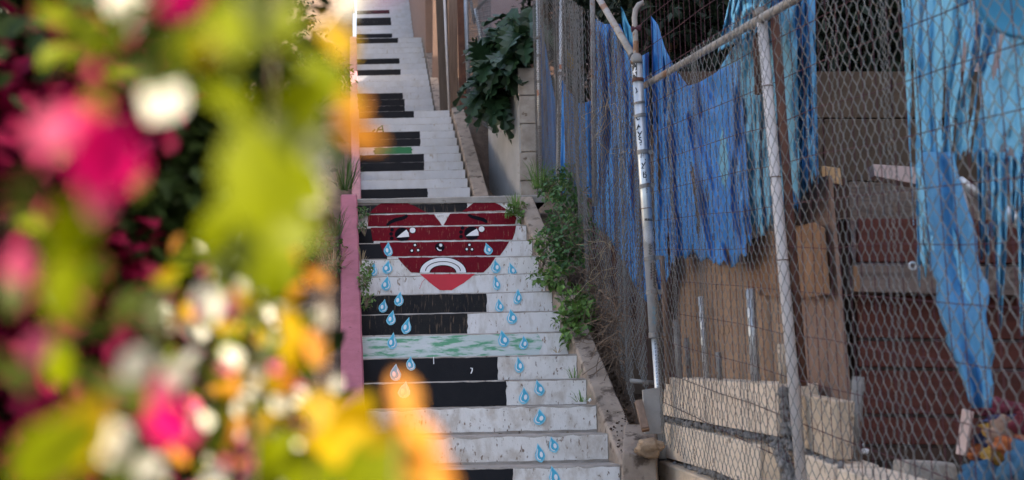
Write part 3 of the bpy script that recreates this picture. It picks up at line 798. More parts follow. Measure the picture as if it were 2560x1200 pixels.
# ---- corner post with bands, stickers and marker tags
cpo = thing('corner_post', fpt(0, EYE - .3), 'steel fence corner post with bands, star sticker and marker writing', 'post')
PA = at(1648, 1010, 7.0); PB = at(1591, 143, 7.0)
axp = lambda py: at(1591 + 57 * (py - 143) / 867, py, 7.0)
RP = .033
PA2 = PA + (PA - PB) * .15
pole(cpo, axp(845), PB, RP, 'galv', 'shaft', 16)
pole(cpo, PA2, axp(846), .022, 'galv', 'stub', 14)
MB().tube([axp(160), axp(152), axp(144), axp(137), axp(133)], [.0375, .038, .036, .028, .01], 14).build('post_cap', M['galv_old'], cpo, smooth=True)
for (py, h, tilt, m_) in [(201, .022, 0, 'rust'), (258, .012, .1, 'galv_old'), (290, .02, .12, 'galv_old'), (381, .026, .02, 'galv_old'), (466, .026, .14, 'galv_old'), (522, .004, .03, 'rust'), (647, .026, .12, 'galv_old'), (731, .028, .03, 'galv_old'), (838, .03, -.03, 'galv_old')]:
    c = axp(py); u = (PB - PA).normalized() + Vector((-tilt, 0, 0)); u.normalize()
    b = MB().tube([c - u * h / 2, c + u * h / 2], RP + .0035, 16).build('band', M[m_], cpo)
    if h > .02 and m_ != 'rust':
        e = c + Vector((RP + .012, -.005, tilt * .04))
        MB().box((e.x - .012, e.y - .004, e.z - h / 2), (e.x + .014, e.y + .004, e.z + h / 2)).build('band_bolt', M['galv_old'], b)
K = lambda pts, w=2.4, m_='ink', nm='marker_letter': cyl_stroke(cpo, axp, RP, pts, w, 7.0, m_, nm)
cyl_patch(cpo, axp, RP, 1576, 1591, 161, 200, 7.0, 'sticker_black', 'sticker')
K([(1578, 165), (1588, 163.5)], 3, 'sticker_white', 'sticker_print')
K([(1587, 172), (1583, 182), (1579, 190), (1584, 187), (1589, 194), (1585, 184), (1587, 172)], 2.6, 'sticker_white', 'sticker_star')
K([(1580, 181), (1585, 184), (1590, 180)], 2.2, 'sticker_white', 'sticker_star')
K([(1588, 222), (1591, 230), (1588, 236), (1593, 232)], 2, 'ink')
K([(1590, 296), (1593, 303), (1598, 300)])                                    # L
K([(1591, 326), (1595, 314), (1599, 322)]); K([(1592, 321), (1598, 318)], 2)  # A
K([(1593, 331), (1597, 338)]); K([(1603, 331), (1595, 345)])                  # Y
K([(1602, 346), (1597, 347), (1596, 351), (1602, 354), (1602, 359), (1597, 360)])  # S
K([(1599.5, 364), (1601.5, 365.5)], 2.6)
K([(1601, 397), (1602, 385), (1607, 397), (1608, 385)]); K([(1611, 401), (1613, 402)], 2.6)  # N.
K([(1603, 410), (1607, 417)]); K([(1612, 408), (1603, 424), (1609, 423)])     # Y
K([(1607, 446), (1607, 432), (1613, 433), (1609, 438), (1615, 440), (1613, 446), (1607, 446)]); K([(1614, 452), (1616, 453)], 2.6)  # B.
K([(1613, 475), (1616, 473), (1617, 477), (1613, 478)], 1.2); K([(1614, 485), (1616, 481), (1618, 484)], 1.2)
for i, x in enumerate((1611, 1615, 1619, 1623, 1627)):
    K([(x, 554), (x, 548), (x + 2.6, 549), (x + .5, 551), (x + 2.6, 554)], 1.4)
for q in range(5):
    f_ = 1 - q * .19
    K([(1621 + 12 * f_ * math.cos(R(a)), 588 + 20 * f_ * math.sin(R(a)) - (4 * f_ if abs(a % 360 - 270) > 30 and a % 360 > 180 else 0)) for a in range(0, 361, 24)], 1.1, 'sticker_white', 'ring_sticker')
for i, y in enumerate((615, 622, 629, 636)):
    K([(1620, y), (1625, y - 3), (1622, y + 3), (1628, y)], 1.3)
for i in range(9):
    y = 660 + i * 7
    K([(1631, y), (1637, y - 2), (1633, y + 3), (1638, y + 4)], 1.4)
    if i < 6: K([(1624, y + 2), (1629, y - 2), (1626, y + 5)], 1.3, 'heart_red' if i > 3 else 'ink')
for i in range(4):
    y = 772 + i * 12
    K([(1629, y), (1633, y - 5), (1634, y + 4), (1638, y - 2)], 1.2, 'drop_edge')
for i in range(14):
    y = 853 + i * 9
    cyl_stroke(cpo, axp, .022, [(1635 + i * .5, y), (1645 + i * .5, y + 3), (1636 + i * .5, y + 6), (1645 + i * .5, y + 9)], 1.8, 7.0, 'ink', 'marker_letter')
cp_pts = [at(1592, 330, 7.06), at(1591, 150, 7.06), at(1588, 80, 7.06), at(1586, 45, 7.06), at(1589, 25, 7.06), at(1597, 12, 7.06), at(1609, 7, 7.06)]
t_ = thing('bent_pipe', cp_pts[0], 'weathered grey pipe with a bent top behind the corner post', 'pipe')
MB().tube(cp_pts, .018, 10).build('pipe', M['rail'], t_, smooth=True)
c = at(1590, 72, 7.06); MB().tube([c - Vector((.03, 0, .004)), c + Vector((.03, 0, .004))], .0205, 8).build('wire_wrap', M['rust_wire'], t_)

# ---- rusty welded wire behind the chain-link
ww = thing('welded_wire_mesh', fpt(-2, EYE - .3, .08), 'rusty dark welded wire mesh hanging behind the near chain-link fence', 'fence')
def wz(s): return EYE + .125 * s
rng = random.Random(9)
nv = 52
for i in range(nv):
    s = .55 - i * .098
    jj = .012 * fbm(i * .7, 2, 1)
    p0 = fpt(s + jj, wz(s) - .05, .08 + .02 * fbm(s * 2, 3, 3)); p1 = fpt(s + jj * .3, wz(s) + (2.55 if s > -1.9 else 2.2), .08 + .03 * fbm(s * 2, 5, 3))
    pm = (p0 + p1) / 2 + Vector((.01 * fbm(i * 1.1, 1, 1), 0, 0))
    MB().tube([p0, pm, p1], .0018, 4).build('vertical_wire', M['rust_wire'], ww)
for j in range(14):
    pts = [fpt(.55 - u * .5, wz(.55 - u * .5) - .05 + j * .187 + .012 * fbm(u * .9, j, 1), .082 + .02 * fbm(u, j * 2.2, 3)) for u in range(11)]
    MB().tube(pts, .0022, 4).build('horizontal_wire', M['rust_wire'], ww)
ww2 = thing('welded_wire_mesh', fpt(1.6, EYE + .5, .1), 'rusty tangled wire mesh behind the fence left of the corner post', 'fence')
for i in range(26):
    s = .62 + i * .062
    z = EYE - .1 + .54 * s
    p = [fpt(s + .03 * fbm(i, k, 1), z + k * .5, .1 + .03 * fbm(i * .6, k, 7)) for k in range(5)]
    MB().tube(p, .002, 4).build('vertical_wire', M['rust_wire'], ww2)

# ------------------------------------------------------------------ tarpaulins
def cloth(name, label, top, bot, off, m_, folds=7, amp=.02, nu=60, nv=30, seed=0, cat='tarpaulin', parent=None, ragged=0.0, plane=None, sag=0.0, group=None, slits=0.0):
    """top / bot: lists of (px, py) read left to right; off may be a pair (left, right)"""
    def pl(P_, u):
        k = u * (len(P_) - 1); i = min(int(k), len(P_) - 2); f_ = k - i
        return (P_[i][0] * (1 - f_) + P_[i + 1][0] * f_, P_[i][1] * (1 - f_) + P_[i + 1][1] * f_)
    def fn(u, v):
        a = pl(top, u); b = pl(bot, u)
        vv = v
        if ragged: vv = v * (1 + ragged * fbm(u * 22 + seed, 1.3, seed, 4))
        px = a[0] * (1 - vv) + b[0] * vv; py = a[1] * (1 - vv) + b[1] * vv
        f_ = folds * u * 6.283 + 6.0 * fbm(u * 3, v * .9 + seed, seed)
        d = amp * (.8 * math.sin(f_) + .3 * math.sin(f_ * 2.3 + 1 + v * 2)) + amp * 1.5 * fbm(u * 5 + seed, v * 2.2, 2) + amp * .5 * fbm(u * 14 + seed, v * 7, 4, 4) + sag * math.sin(math.pi * v)
        if plane is None:
            return pf(px, py, (off if not isinstance(off, tuple) else off[0] + (off[1] - off[0]) * u) + d)
        return at(px, py, plane + d)
    mb = MB().grid(fn, nu, nv)
    if slits:
        keep = []
        for k, f_ in enumerate(mb.f):
            u, v = (k % nu + .5) / nu, (k // nu + .5) / nv
            if fbm(u * 26 + seed, v * 2.3, 7.7, 2) + .35 * v < slits: keep.append(f_)
        mb.f = keep
    o = mb.build(name, M[m_], parent, smooth=True, thick=.0012)
    if parent is None: tag(o, label, cat, group)
    return o
cloth('tarpaulin', 'royal blue tarpaulin knotted at the corner post, sagging to the board', [(1628, 40), (1645, 62), (1662, 120), (1690, 175), (1720, 215), (1750, 205), (1800, 175), (1850, 150)],
      [(1640, 745), (1680, 660), (1700, 640), (1750, 648), (1800, 655), (1835, 660), (1860, 640), (1880, 600)], .17, 'tarp', 3, .022, nu=90, nv=40, seed=1, ragged=.05, slits=.72)
cloth('tarpaulin', 'deep blue tarpaulin behind the dense fence left of the corner post', [(1478, 40), (1510, 60), (1550, 60), (1585, 150), (1622, 130)],
      [(1480, 560), (1520, 590), (1560, 660), (1600, 740), (1634, 770)], .16, 'tarp', 3, .03, seed=3)
cloth('tarpaulin', 'small bright blue tarpaulin corner tied beside the bent pipe', [(1552, 16), (1558, 24), (1572, 60), (1590, 90)], [(1556, 60), (1568, 120), (1580, 160), (1592, 190)], .2, 'tub', 2, .01, nu=16, nv=10, seed=4)
cloth('tarpaulin', 'faded teal tarpaulin hanging left of the white pipe post', [(1790, 185), (1830, 120), (1880, 85), (1930, 50), (1990, 0)], [(1800, 600), (1850, 560), (1890, 590), (1930, 560), (2000, 480)], .20, 'tarp_teal', 3, .022, seed=5, ragged=.12)
cloth('tarpaulin', 'sun-bleached blue tarpaulin draped over the rail at picture top', [(1836, -60), (1870, -60), (1920, -60), (1960, -60)], [(1795, 128), (1830, 112), (1870, 102), (1900, 70)], .12, 'tarp_pale', 2, .03, nu=30, nv=20, seed=6, ragged=.08)
cloth('tarpaulin', 'mid blue tarpaulin strip narrowing beside the white pipe post', [(1925, -60), (1960, -60), (2000, -60), (2036, -60)], [(1960, 560), (1990, 520), (2010, 470), (2046, 440)], .23, 'tarp_mid', 2, .03, seed=7, ragged=.06)
# pieces behind the upper fence
cloth('tarpaulin', 'blue tarpaulin wedge behind the two sticker posts', [(1352, 60), (1358, 80), (1375, 180), (1398, 300)], [(1350, 430), (1365, 440), (1390, 460), (1412, 470)], 0, 'tarp', 4, .02, nu=24, nv=20, seed=8, plane=15.4)
cloth('tarpaulin', 'blue tarpaulin wedge low behind the dense upper fence', [(1405, 200), (1425, 230), (1450, 260), (1484, 250)], [(1400, 480), (1425, 510), (1450, 540), (1488, 560)], 0, 'tarp', 4, .02, nu=24, nv=20, seed=9, plane=12.2)
cloth('tarpaulin', 'yellow rag caught behind the upper fence', [(1412, 118), (1422, 128), (1438, 150)], [(1418, 165), (1428, 175), (1436, 168)], 0, 'fl_yellow', 2, .02, nu=10, nv=8, seed=10, plane=12.8, cat='rag')
# right-hand shredded tarpaulin
cloth('tarpaulin', 'pale blue shredded tarpaulin with a brass eyelet at the right', [(2250, -70), (2330, -70), (2420, -70), (2500, -70), (2600, -70)], [(2290, 690), (2330, 660), (2380, 420), (2440, 380), (2620, 400)], .25, 'tarp_pale', 5, .017, nu=150, nv=60, seed=12, ragged=.12, slits=.46)
TP = [o for o in bpy.data.objects if o.get('label', '').startswith('pale blue shredded')][0]
c = pf(2281, 665, .235)
bm_ = MB()
for k in range(16):
    a = 2 * math.pi * k / 16
bm_.tube([c + Vector((.0125 * math.cos(2 * math.pi * k / 16), -.004, .0125 * math.sin(2 * math.pi * k / 16))) for k in range(17)], .0045, 6).build('eyelet', M['sticker_white'], TP, smooth=True)
def strip(label, pts, widths, off, m_, seed, parent=None, name='tarpaulin_strip'):
    mb = MB(); n = 26; nu = 10
    def pl(P_, u):
        k = u * (len(P_) - 1); i = min(int(k), len(P_) - 2); f_ = k - i
        if isinstance(P_[0], (int, float)): return P_[i] * (1 - f_) + P_[i + 1] * f_
        return (P_[i][0] * (1 - f_) + P_[i + 1][0] * f_, P_[i][1] * (1 - f_) + P_[i + 1][1] * f_)
    def fn(u, v):
        x, y = pl(pts, v); w = pl(widths, v) * (1 + .25 * fbm(v * 9, seed, u * 2) + .14 * fbm(v * 38, seed, u))
        d = .02 * math.sin(u * 9 + v * 3 + seed) + .02 * fbm(u * 3, v * 4, seed)
        return pf(x + (u - .5) * w, y, off + d)
    mb.grid(fn, nu, n)
    o = mb.build(name, M[m_], parent, smooth=True, thick=.0012)
    if parent is None: tag(o, label, 'tarpaulin', 'torn strips of the right tarpaulin')
    return o
strip('long twisted blue tarpaulin strip hanging down to the cloth heap', [(2345, 380), (2365, 520), (2392, 660), (2412, 800), (2440, 920), (2455, 1020)], [80, 105, 135, 118, 92, 48], .20, 'tarp_mid', 1)
strip('second blue tarpaulin strip twisted beside the long one', [(2320, 420), (2350, 600), (2400, 740), (2432, 860)], [60, 80, 90, 40], .23, 'tarp_pale', 2)
for i, (x, y0, y1, w) in enumerate([(2452, 370, 650, 22), (2478, 390, 600, 30), (2498, 380, 830, 38), (2530, 390, 560, 24), (2552, 380, 840, 26), (2465, 560, 700, 12)]):
    strip('', [(x, y0), (x + 4, (y0 + y1) / 2), (x + 2, y1)], [w, w * .8, 4], .25, 'tarp_pale', 10 + i, TP, 'shred')
# turquoise tub hung at the top right
tb = thing('tub', pf(2560, 130, .12), 'round turquoise plastic tub hanging at the top right corner', 'tub')
cc = pf(2585, -20, .16); toc = (Vector((0, 0, EYE)) - cc).normalized()
qx = Vector((0, 0, 1)).cross(toc).normalized(); qy = toc.cross(qx)
mb = MB()
prof_t = [(.0, .0), (.12, .0), (.150, -.006), (.158, .01), (.160, .03), (.152, .034), (.148, .06), (.14, .16)]
def tubv(u, v):
    k = v * (len(prof_t) - 1); i = min(int(k), len(prof_t) - 2); f_ = k - i
    r_ = prof_t[i][0] * (1 - f_) + prof_t[i + 1][0] * f_; d = prof_t[i][1] * (1 - f_) + prof_t[i + 1][1] * f_
    a = 6.2832 * u
    return cc + qx * r_ * math.cos(a) + qy * r_ * math.sin(a) * .85 - toc * d
MB().grid(tubv, 40, 28).build('shell', M['tub'], tb, smooth=True)

# ------------------------------------------------------------------ yard: boards, planks, posts, blocks
def fquad(name, pts, off, th, m_, parent=None, bevel=.003):
    """board lying in the fence direction: four front corners (px,py) bl, br, tr, tl; thickness into the yard"""
    fr = [pf(x, y, off) for x, y in pts]
    d = Vector((FN.x, FN.y, 0)) * th
    mb = MB().hexa([fr[0], fr[1], fr[1] + d, fr[0] + d, fr[3], fr[2], fr[2] + d, fr[3] + d])
    return mb.build(name, M[m_], parent, bevel=bevel)
def cquad(name, pts, Y, th, m_, parent=None, bevel=.003, Y2=None):
    """board facing the camera at distance Y (Y2 at its right end)"""
    Y2 = Y2 or Y
    fr = [at(pts[0][0], pts[0][1], Y), at(pts[1][0], pts[1][1], Y2), at(pts[2][0], pts[2][1], Y2), at(pts[3][0], pts[3][1], Y)]
    d = Vector((0, th, 0))
    return MB().hexa([fr[0], fr[1], fr[1] + d, fr[0] + d, fr[3], fr[2], fr[2] + d, fr[3] + d]).build(name, M[m_], parent, bevel=bevel)
tag(fquad('plywood_sheet', [(1690, 965), (1985, 978), (1985, 672), (1697, 640)], .30, .015, 'ply'), 'tan weathered plywood sheet under the blue tarpaulin', 'plywood')
# ragged orange board
rb_ = [(1868, 720), (1862, 606), (1880, 596), (1905, 590), (1920, 578), (1950, 582), (1975, 562), (2000, 566), (2030, 556), (2052, 570), (2058, 640), (2066, 735), (2030, 742), (1985, 736), (1940, 744), (1900, 738)]
mb = MB(); fr = [pf(x, y, .27) for x, y in rb_]; n_ = len(fr); d = Vector((FN.x, FN.y, 0)) * .018
mb.add(fr + [p + d for p in fr], [tuple(range(n_))] + [tuple(reversed(range(n_, 2 * n_)))] + [(i, (i + 1) % n_, n_ + (i + 1) % n_, n_ + i) for i in range(n_)])
tag(mb.build('rotten_board', M['osb']), 'ragged orange rotten board behind the white pipe post', 'board')
tag(fquad('brown_board', [(1962, 985), (2120, 1010), (2070, 438), (1946, 468)], .33, .02, 'mauve_board'), 'smooth mauve-brown board leaning left of the dark post', 'board')
lp = thing('timber_post', at(2140, 1000, 5.4), 'leaning dark timber post with fresh-cut top', 'post')
cquad('shaft', [(2118, 1010), (2146, 1010), (2122, 452), (2084, 440)], 5.35, .09, 'darkwood', lp)
cquad('fresh_top', [(2056, 452), (2106, 462), (2100, 420), (2053, 414)], 5.34, .12, 'fresh', lp)
tag(cquad('timber_post', [(2088, 1000), (2112, 1005), (2085, 452), (2056, 446)], 5.36, .05, 'lumber'), 'thin brown timber leaning beside the dark post', 'post')
# plank wall
pw = thing('plank_wall', at(2350, 1150, 5.15), 'dark redwood plank retaining wall behind the shredded tarpaulin', 'wall')
rows = [(545, 654, 'redwood', 2146), (737, 844, 'redwood', 2144), (852, 917, 'redwood', 2146), (925, 1034, 'redwood', 2148), (1042, 1110, 'redwood', 2146), (1117, 1152, 'darkwood', 2150)]
for i, (a, b, m_, x0) in enumerate(rows):
    cquad('plank', [(x0, b), (2700, b + 6), (2700, a + 6), (x0, a)], 5.15 + .012 * (i % 2), .045, m_, pw, bevel=.006)
gp = cquad('plank', [(2138, 730), (2700, 742), (2700, 670), (2134, 661)], 5.05, .14, 'greyplank', pw, bevel=.005)
cquad('plank_end', [(2135, 728), (2150, 729), (2148, 668), (2133, 664)], 5.043, .004, 'osb', gp, bevel=0)
for x in (2143, 2420):
    cquad('batten', [(x - 4, 1150), (x + 10, 1150), (x + 4, 740), (x - 8, 740)], 5.20, .05, 'darkwood', pw)
# soil behind the planks, block wall further back
o = MB().grid(lambda u, v: at(2090 + 560 * u, 550 - 95 * v + 10 * fbm(u * 8, v * 4, 2), 5.25 + 2.2 * v), 24, 10).build('soil_bank', M['dirt'], smooth=True)
tag(o, 'brown soil bank on top of the plank wall', kind='structure')
bw = thing('block_wall', at(2140, 470, 7.6), 'brown concrete block wall at the back of the yard', 'wall')
for r_ in range(2):
    for c_ in range(4):
        x0 = 1760 + c_ * 300 - (130 if r_ % 2 else 0); y1 = 452 - r_ * 158; h_ = 155 if r_ == 0 else 116
        cquad('block', [(x0 + 1.2, y1), (x0 + 298, y1 + 1), (x0 + 298, y1 - h_), (x0 + 1.2, y1 - h_)], 7.6 + .012 * ((r_ * 3 + c_) % 3), .19, 'yard_wall', bw, bevel=.008)
tag(cquad('dark_slot_strip', [(2090, 482), (2700, 470), (2700, 452), (2090, 458)], 7.5, .3, 'darkwood'), 'dark strip standing for the shadowed slot under the brown block wall', 'beam')  # dark strip drawn in place of the shadowed slot below the wall
tag(cquad('painted_beam', [(2186, 440), (2300, 462), (2300, 418), (2183, 410)], 5.5, .10, 'pale_beam'), 'pinkish white beam end poking out left of the shredded tarpaulin', 'beam')
# grey pipes and plastic pipe behind the shreds
for i, (a, b, r_, Y, lb) in enumerate([((2400, 452), (2490, 520), .022, 4.9, 'short grey pipe end behind the tarpaulin shreds'), ((2505, 525), (2640, 620), .03, 4.7, 'grey pipe elbow at the right edge behind the shreds')]):
    o = MB().tube([at(*a, Y), at(*b, Y + .1)], r_, 12).build('pipe', M['galv'], smooth=True); tag(o, lb, 'pipe')
bt = thing('bottle', pf(2408, 595, .30), 'clear plastic bottle with a printed label hanging between the blue strips', 'bottle')
bz = [pf(2410, 600, .30), pf(2408, 510, .30), pf(2404, 485, .30), pf(2402, 470, .30)]
MB().tube(bz, [.018, .018, .013, .007], 12).build('body', M['galv'], bt, smooth=True)
MB().tube([pf(2410, 590, .30), pf(2409, 530, .30)], .0188, 12).build('label_band', M['sticker_white'], bt, smooth=True)
# steel stakes and posts
for i, (x0, y0, x1, y1, off, r_, m_, lb) in enumerate([
        (1767, 960, 1752, 742, .24, .017, 'galv', 'grey steel stake left in front of the plywood'),
        (1890, 965, 1876, 722, .22, .024, 'galv', 'thick grey steel stake in front of the plywood, left of the white pipe'),
        (1724, 955, 1716, 845, .20, .016, 'galv_old', 'short grey stake right of the corner post'),
        (1800, 955, 1796, 880, .18, .016, 'galv_old', 'shortest grey stake just above the pale blocks'),
        (1700, 960, 1690, 800, .12, .02, 'galv_old', 'dull steel pipe close to the corner post'),
        (1672, 960, 1655, 640, .10, .016, 'lumber', 'thin brown stick standing right of the corner post'),
        (2008, 965, 1936, 40, .10, .02, 'rust', 'dark pipe standing for the shaded side of the white pipe post'),  # dark tube drawn for the shaded right side of the white post
        (1896, 236, 1888, -40, .14, .018, 'rust', 'short rusty pipe hanging left of the white pipe post'),
        (1958, 965, 1953, 860, .14, .018, 'old_block', 'rough mortar-covered stub left of the buff block')]):
    o = MB().tube([pf(x0, y0, off), pf(x1, y1, off)], r_, 12).build('steel_stake' if m_ != 'lumber' else 'wooden_stick', M[m_])
    for p in o.data.polygons: p.use_smooth = len(p.vertices) == 4
    tag(o, lb, 'stake')
o = MB().tube([at(2134, 1160, 4.75), at(2146, 942, 4.75)], .025, 14).build('steel_stake', M['galv_old'])
for p in o.data.polygons: p.use_smooth = len(p.vertices) == 4
tag(o, 'grey steel tube beside the buff block in front of the planks', 'stake')

# block wall under the near fence
def rough_block(name, pts, off, th, m_, parent, seed=0, jit=.004):
    o = fquad(name, pts, off, th, m_, parent, bevel=.006)
    for v in o.data.vertices:
        n = Vector((fbm(v.co.x * 20 + seed, v.co.y * 20, v.co.z * 20), fbm(v.co.x * 20 + 7, v.co.y * 20 + seed, v.co.z * 20), fbm(v.co.x * 20, v.co.y * 20 + 3, v.co.z * 20 + seed)))
        v.co += n * jit
    return o
fw = thing('block_wall', fpt(-1.2, EYE - 1.4, .1), 'pale concrete block wall at the foot of the near fence', 'wall')
rough_block('block', [(1656, 1038), (1944, 1092), (1946, 960), (1662, 944)], .10, .19, 'pale_block', fw, 1)
rough_block('block', [(1650, 1140), (1785, 1178), (1785, 1085), (1652, 1056)], .08, .19, 'pale_block', fw, 2)
rough_block('block', [(1788, 1180), (1898, 1225), (1900, 1112), (1788, 1087)], .08, .19, 'pale_block', fw, 3)
rough_block('block', [(1986, 1112), (2088, 1152), (2092, 1003), (1990, 984)], .10, .075, 'old_block', fw, 4)
rough_block('block', [(1992, 1240), (2084, 1290), (2082, 1166), (1992, 1130)], .07, .19, 'pale_block', fw, 5)
rough_block('block', [(2092, 1290), (2240, 1350), (2240, 1215), (2092, 1172)], .07, .19, 'pale_block', fw, 6)
rough_block('block', [(2248, 1360), (2440, 1440), (2440, 1290), (2248, 1220)], .07, .19, 'pale_block', fw, 7)
rough_block('block', [(1905, 1235), (1950, 1255), (1948, 1128), (1905, 1112)], .10, .19, 'old_block', fw, 8)
rough_block('footing', [(1640, 1330), (2700, 1900), (2700, 1580), (1645, 1150)], .04, .25, 'old_block', fw, 9, .012)
def lump(name, fn_line, n, r_, m_, parent=None, seed=0):
    rng = random.Random(seed); mb = MB()
    for i in range(n):
        c = fn_line(rng); r1_ = r_ * rng.uniform(.5, 1.2)
        ico = [(0, 0, 1), (.89, 0, .45), (.28, .85, .45), (-.72, .53, .45), (-.72, -.53, .45), (.28, -.85, .45), (.72, .53, -.45), (-.28, .85, -.45), (-.89, 0, -.45), (-.28, -.85, -.45), (.72, -.53, -.45), (0, 0, -1)]
        fs = [(0, 1, 2), (0, 2, 3), (0, 3, 4), (0, 4, 5), (0, 5, 1), (1, 6, 2), (2, 7, 3), (3, 8, 4), (4, 9, 5), (5, 10, 1), (6, 7, 2), (7, 8, 3), (8, 9, 4), (9, 10, 5), (10, 6, 1), (11, 7, 6), (11, 8, 7), (11, 9, 8), (11, 10, 9), (11, 6, 10)]
        sc_ = [rng.uniform(.7, 1.3) for _ in range(3)]
        mb.add([c + Vector((x * sc_[0], y * sc_[1], z * sc_[2])) * r1_ * rng.uniform(.8, 1.2) for x, y, z in ico], fs)
    return mb.build(name, M[m_], parent, smooth=True)
def seg(a, b, off, sp=.015):
    return lambda rng: (lambda u: pf(a[0] + (b[0] - a[0]) * u, a[1] + (b[1] - a[1]) * u, off) + Vector((rng.uniform(-sp, sp), rng.uniform(-sp, sp), rng.uniform(-sp, sp) * .6)))(rng.random())
for a, b, n, r_, sd_ in [((1655, 1046), (1950, 1102), 120, .014, 1), ((1960, 975), (1975, 1120), 70, .02, 2), ((1945, 1110), (1995, 1240), 70, .024, 3), ((1660, 1150), (1960, 1230), 110, .018, 4), ((1990, 1122), (2100, 1166), 40, .014, 5), ((1655, 1046), (1665, 1150), 30, .014, 6)]:
    o = lump('mortar', seg(a, b, .10), n, r_, 'mortar', fw, sd_); o['kind'] = 'stuff'
# loose pieces on the kerb beside the corner post
t_ = cquad('concrete_slab', [(1612, 1085), (1655, 1085), (1650, 968), (1607, 975)], 6.95, .05, 'concrete'); tag(t_, 'pale concrete slab standing at the foot of the corner post', 'slab')
t_ = thing('wood_offcut', at(1612, 1085, 6.85), 'short weathered wood offcut leaning against the pale slab', 'wood')
MB().bar(at(1613, 1072, 6.85), at(1596, 1002, 6.93), .045, .035, (0, -1, .3)).build('offcut', M['lumber'], t_, bevel=.004)
MB().bar(at(1614.4, 1077, 6.845), at(1613.4, 1073, 6.849), .043, .033, (0, -1, .3)).build('sawn_end', M['osb'], t_)
c_st = at(1622, 1120, 6.75)
def stn(u, v):
    a = 6.2832 * u; b = math.pi * (v - .5)
    d = Vector((math.cos(a) * math.cos(b), math.sin(a) * math.cos(b), math.sin(b)))
    k = 1 + .38 * fbm(d.x * 1.3 + 3, d.y * 1.3, d.z * 1.3 + 1) + .14 * fbm(d.x * 6, d.y * 6, d.z * 6)
    return c_st + Vector((d.x * .08, d.y * .06, d.z * .05)) * k
o = MB().grid(stn, 30, 18).build('rough_stone', M['stone'], smooth=True); tag(o, 'rough tan stone on the kerb below the wood offcut', 'stone')
o = MB().hexa([at(1556, 1300, 6.78), at(1650, 1300, 6.78), at(1652, 1290, 7.2), at(1560, 1290, 7.2), at(1556, 1128, 6.80), at(1640, 1150, 6.80), at(1640, 1060, 7.3), at(1560, 1060, 7.3)]).build('retaining_footing', M['kerb'], bevel=.01)
tag(o, 'brown concrete footing below the tan stone', 'footing')
o = lump('leaf_litter', lambda rng: (lambda Y, w: Vector((xright(Y) + .16 + w, Y, min(prof(Y), bankz(Y)) - .07)))(rng.uniform(7.05, 9.6), rng.uniform(-.05, .12)), 500, .014, 'dirt', seed=31); tag(o, 'dark leaf litter along the fence foot', 'litter', kind='stuff')
o = lump('leaf_litter', lambda rng: (lambda Y: Vector((xright(Y) + .08 + rng.uniform(-.06, .08), Y, prof(Y) + .017)))(rng.uniform(6.9, 7.5)), 70, .008, 'darkwood', seed=32); tag(o, 'dark crumbs of soil on the kerb', 'litter', kind='stuff')
# dark timbers, and a sheet standing for shade, behind the dense fence
for i, (x0, y0, x1, y1, w, off, m_, lb) in enumerate([(1500, 860, 1488, 560, .07, .22, 'darkwood', 'dark brown timber behind the dense fence, by the weeds'), (1548, 900, 1535, 590, .08, .30, 'rust', 'rust-brown timber behind the dense fence under the blue tarpaulin'), (1590, 960, 1580, 740, .07, .32, 'darkwood', 'brown timber just left of the corner post')]):
    o = MB().bar(pf(x0, y0, off), pf(x1, y1, off), w, .05, (1, 0, 0)).build('timber', M[m_], bevel=.004); tag(o, lb, 'timber')
tag(fquad('dark_backdrop', [(1450, 900), (1690, 1010), (1690, 600), (1440, 480)], .62, .02, 'darkwood'), 'dark brown sheet added as shade deep behind the dense fence', 'board')  # added panel that keeps the space behind the fence dark
tag(cquad('leaning_panel', [(1560, 985), (1660, 985), (1660, 800), (1590, 840)], 7.9, .02, 'grey_board'), 'grey panel leaning in the dark behind the corner post', 'board')
tag(MB().tube([at(1575, 952, 7.25), at(1645, 958, 7.25)], .014, 8).build('steel_stake', M['galv_old'], smooth=True), 'fallen grey pipe lying behind the corner post foot', 'stake')
# cloth heap bottom right
ch = thing('cloth_heap', pf(2500, 1210, .35), 'heap of burgundy, mustard and orange cloth at the lower right', 'cloth')
def blob(cx, cy, off, rx, ry, rz, m_, seed, parent, name='fold'):
    c = pf(cx, cy, off)
    def fn(u, v):
        a = 6.2832 * u; b = math.pi * (v - .5)
        d = Vector((math.cos(a) * math.cos(b), math.sin(a) * math.cos(b), math.sin(b)))
        k = 1 + .35 * fbm(d.x * 1.6 + seed, d.y * 1.6, d.z * 1.6) + .12 * math.sin(d.x * 9 + d.z * 7 + seed * 2)
        return c + Vector((d.x * rx, d.y * ry, d.z * rz)) * k
    return MB().grid(fn, 28, 16).build(name, M[m_], parent, smooth=True)
M['burgundy'] = mat('burgundy_cloth', (.17, .025, .045), (.1, .015, .03), 20, .9, .4, 120)
M['mustard'] = mat('mustard_cloth', (.46, .27, .06), (.33, .18, .04), 20, .9, .4, 120)
M['orange_cloth'] = mat('orange_cloth', (.42, .12, .035), (.28, .07, .025), 20, .9, .4, 120)
M['navy_cloth'] = mat('navy_cloth', (.045, .055, .13), (.03, .035, .09), 20, .9, .4, 120)
M['blue_cloth'] = mat('dull_blue_cloth', (.045, .15, .27), (.03, .10, .19), 12, .9, .5, 120)
M['tan_cloth'] = mat('tan_cloth', (.34, .22, .16), (.25, .15, .11), 20, .9, .4, 120)
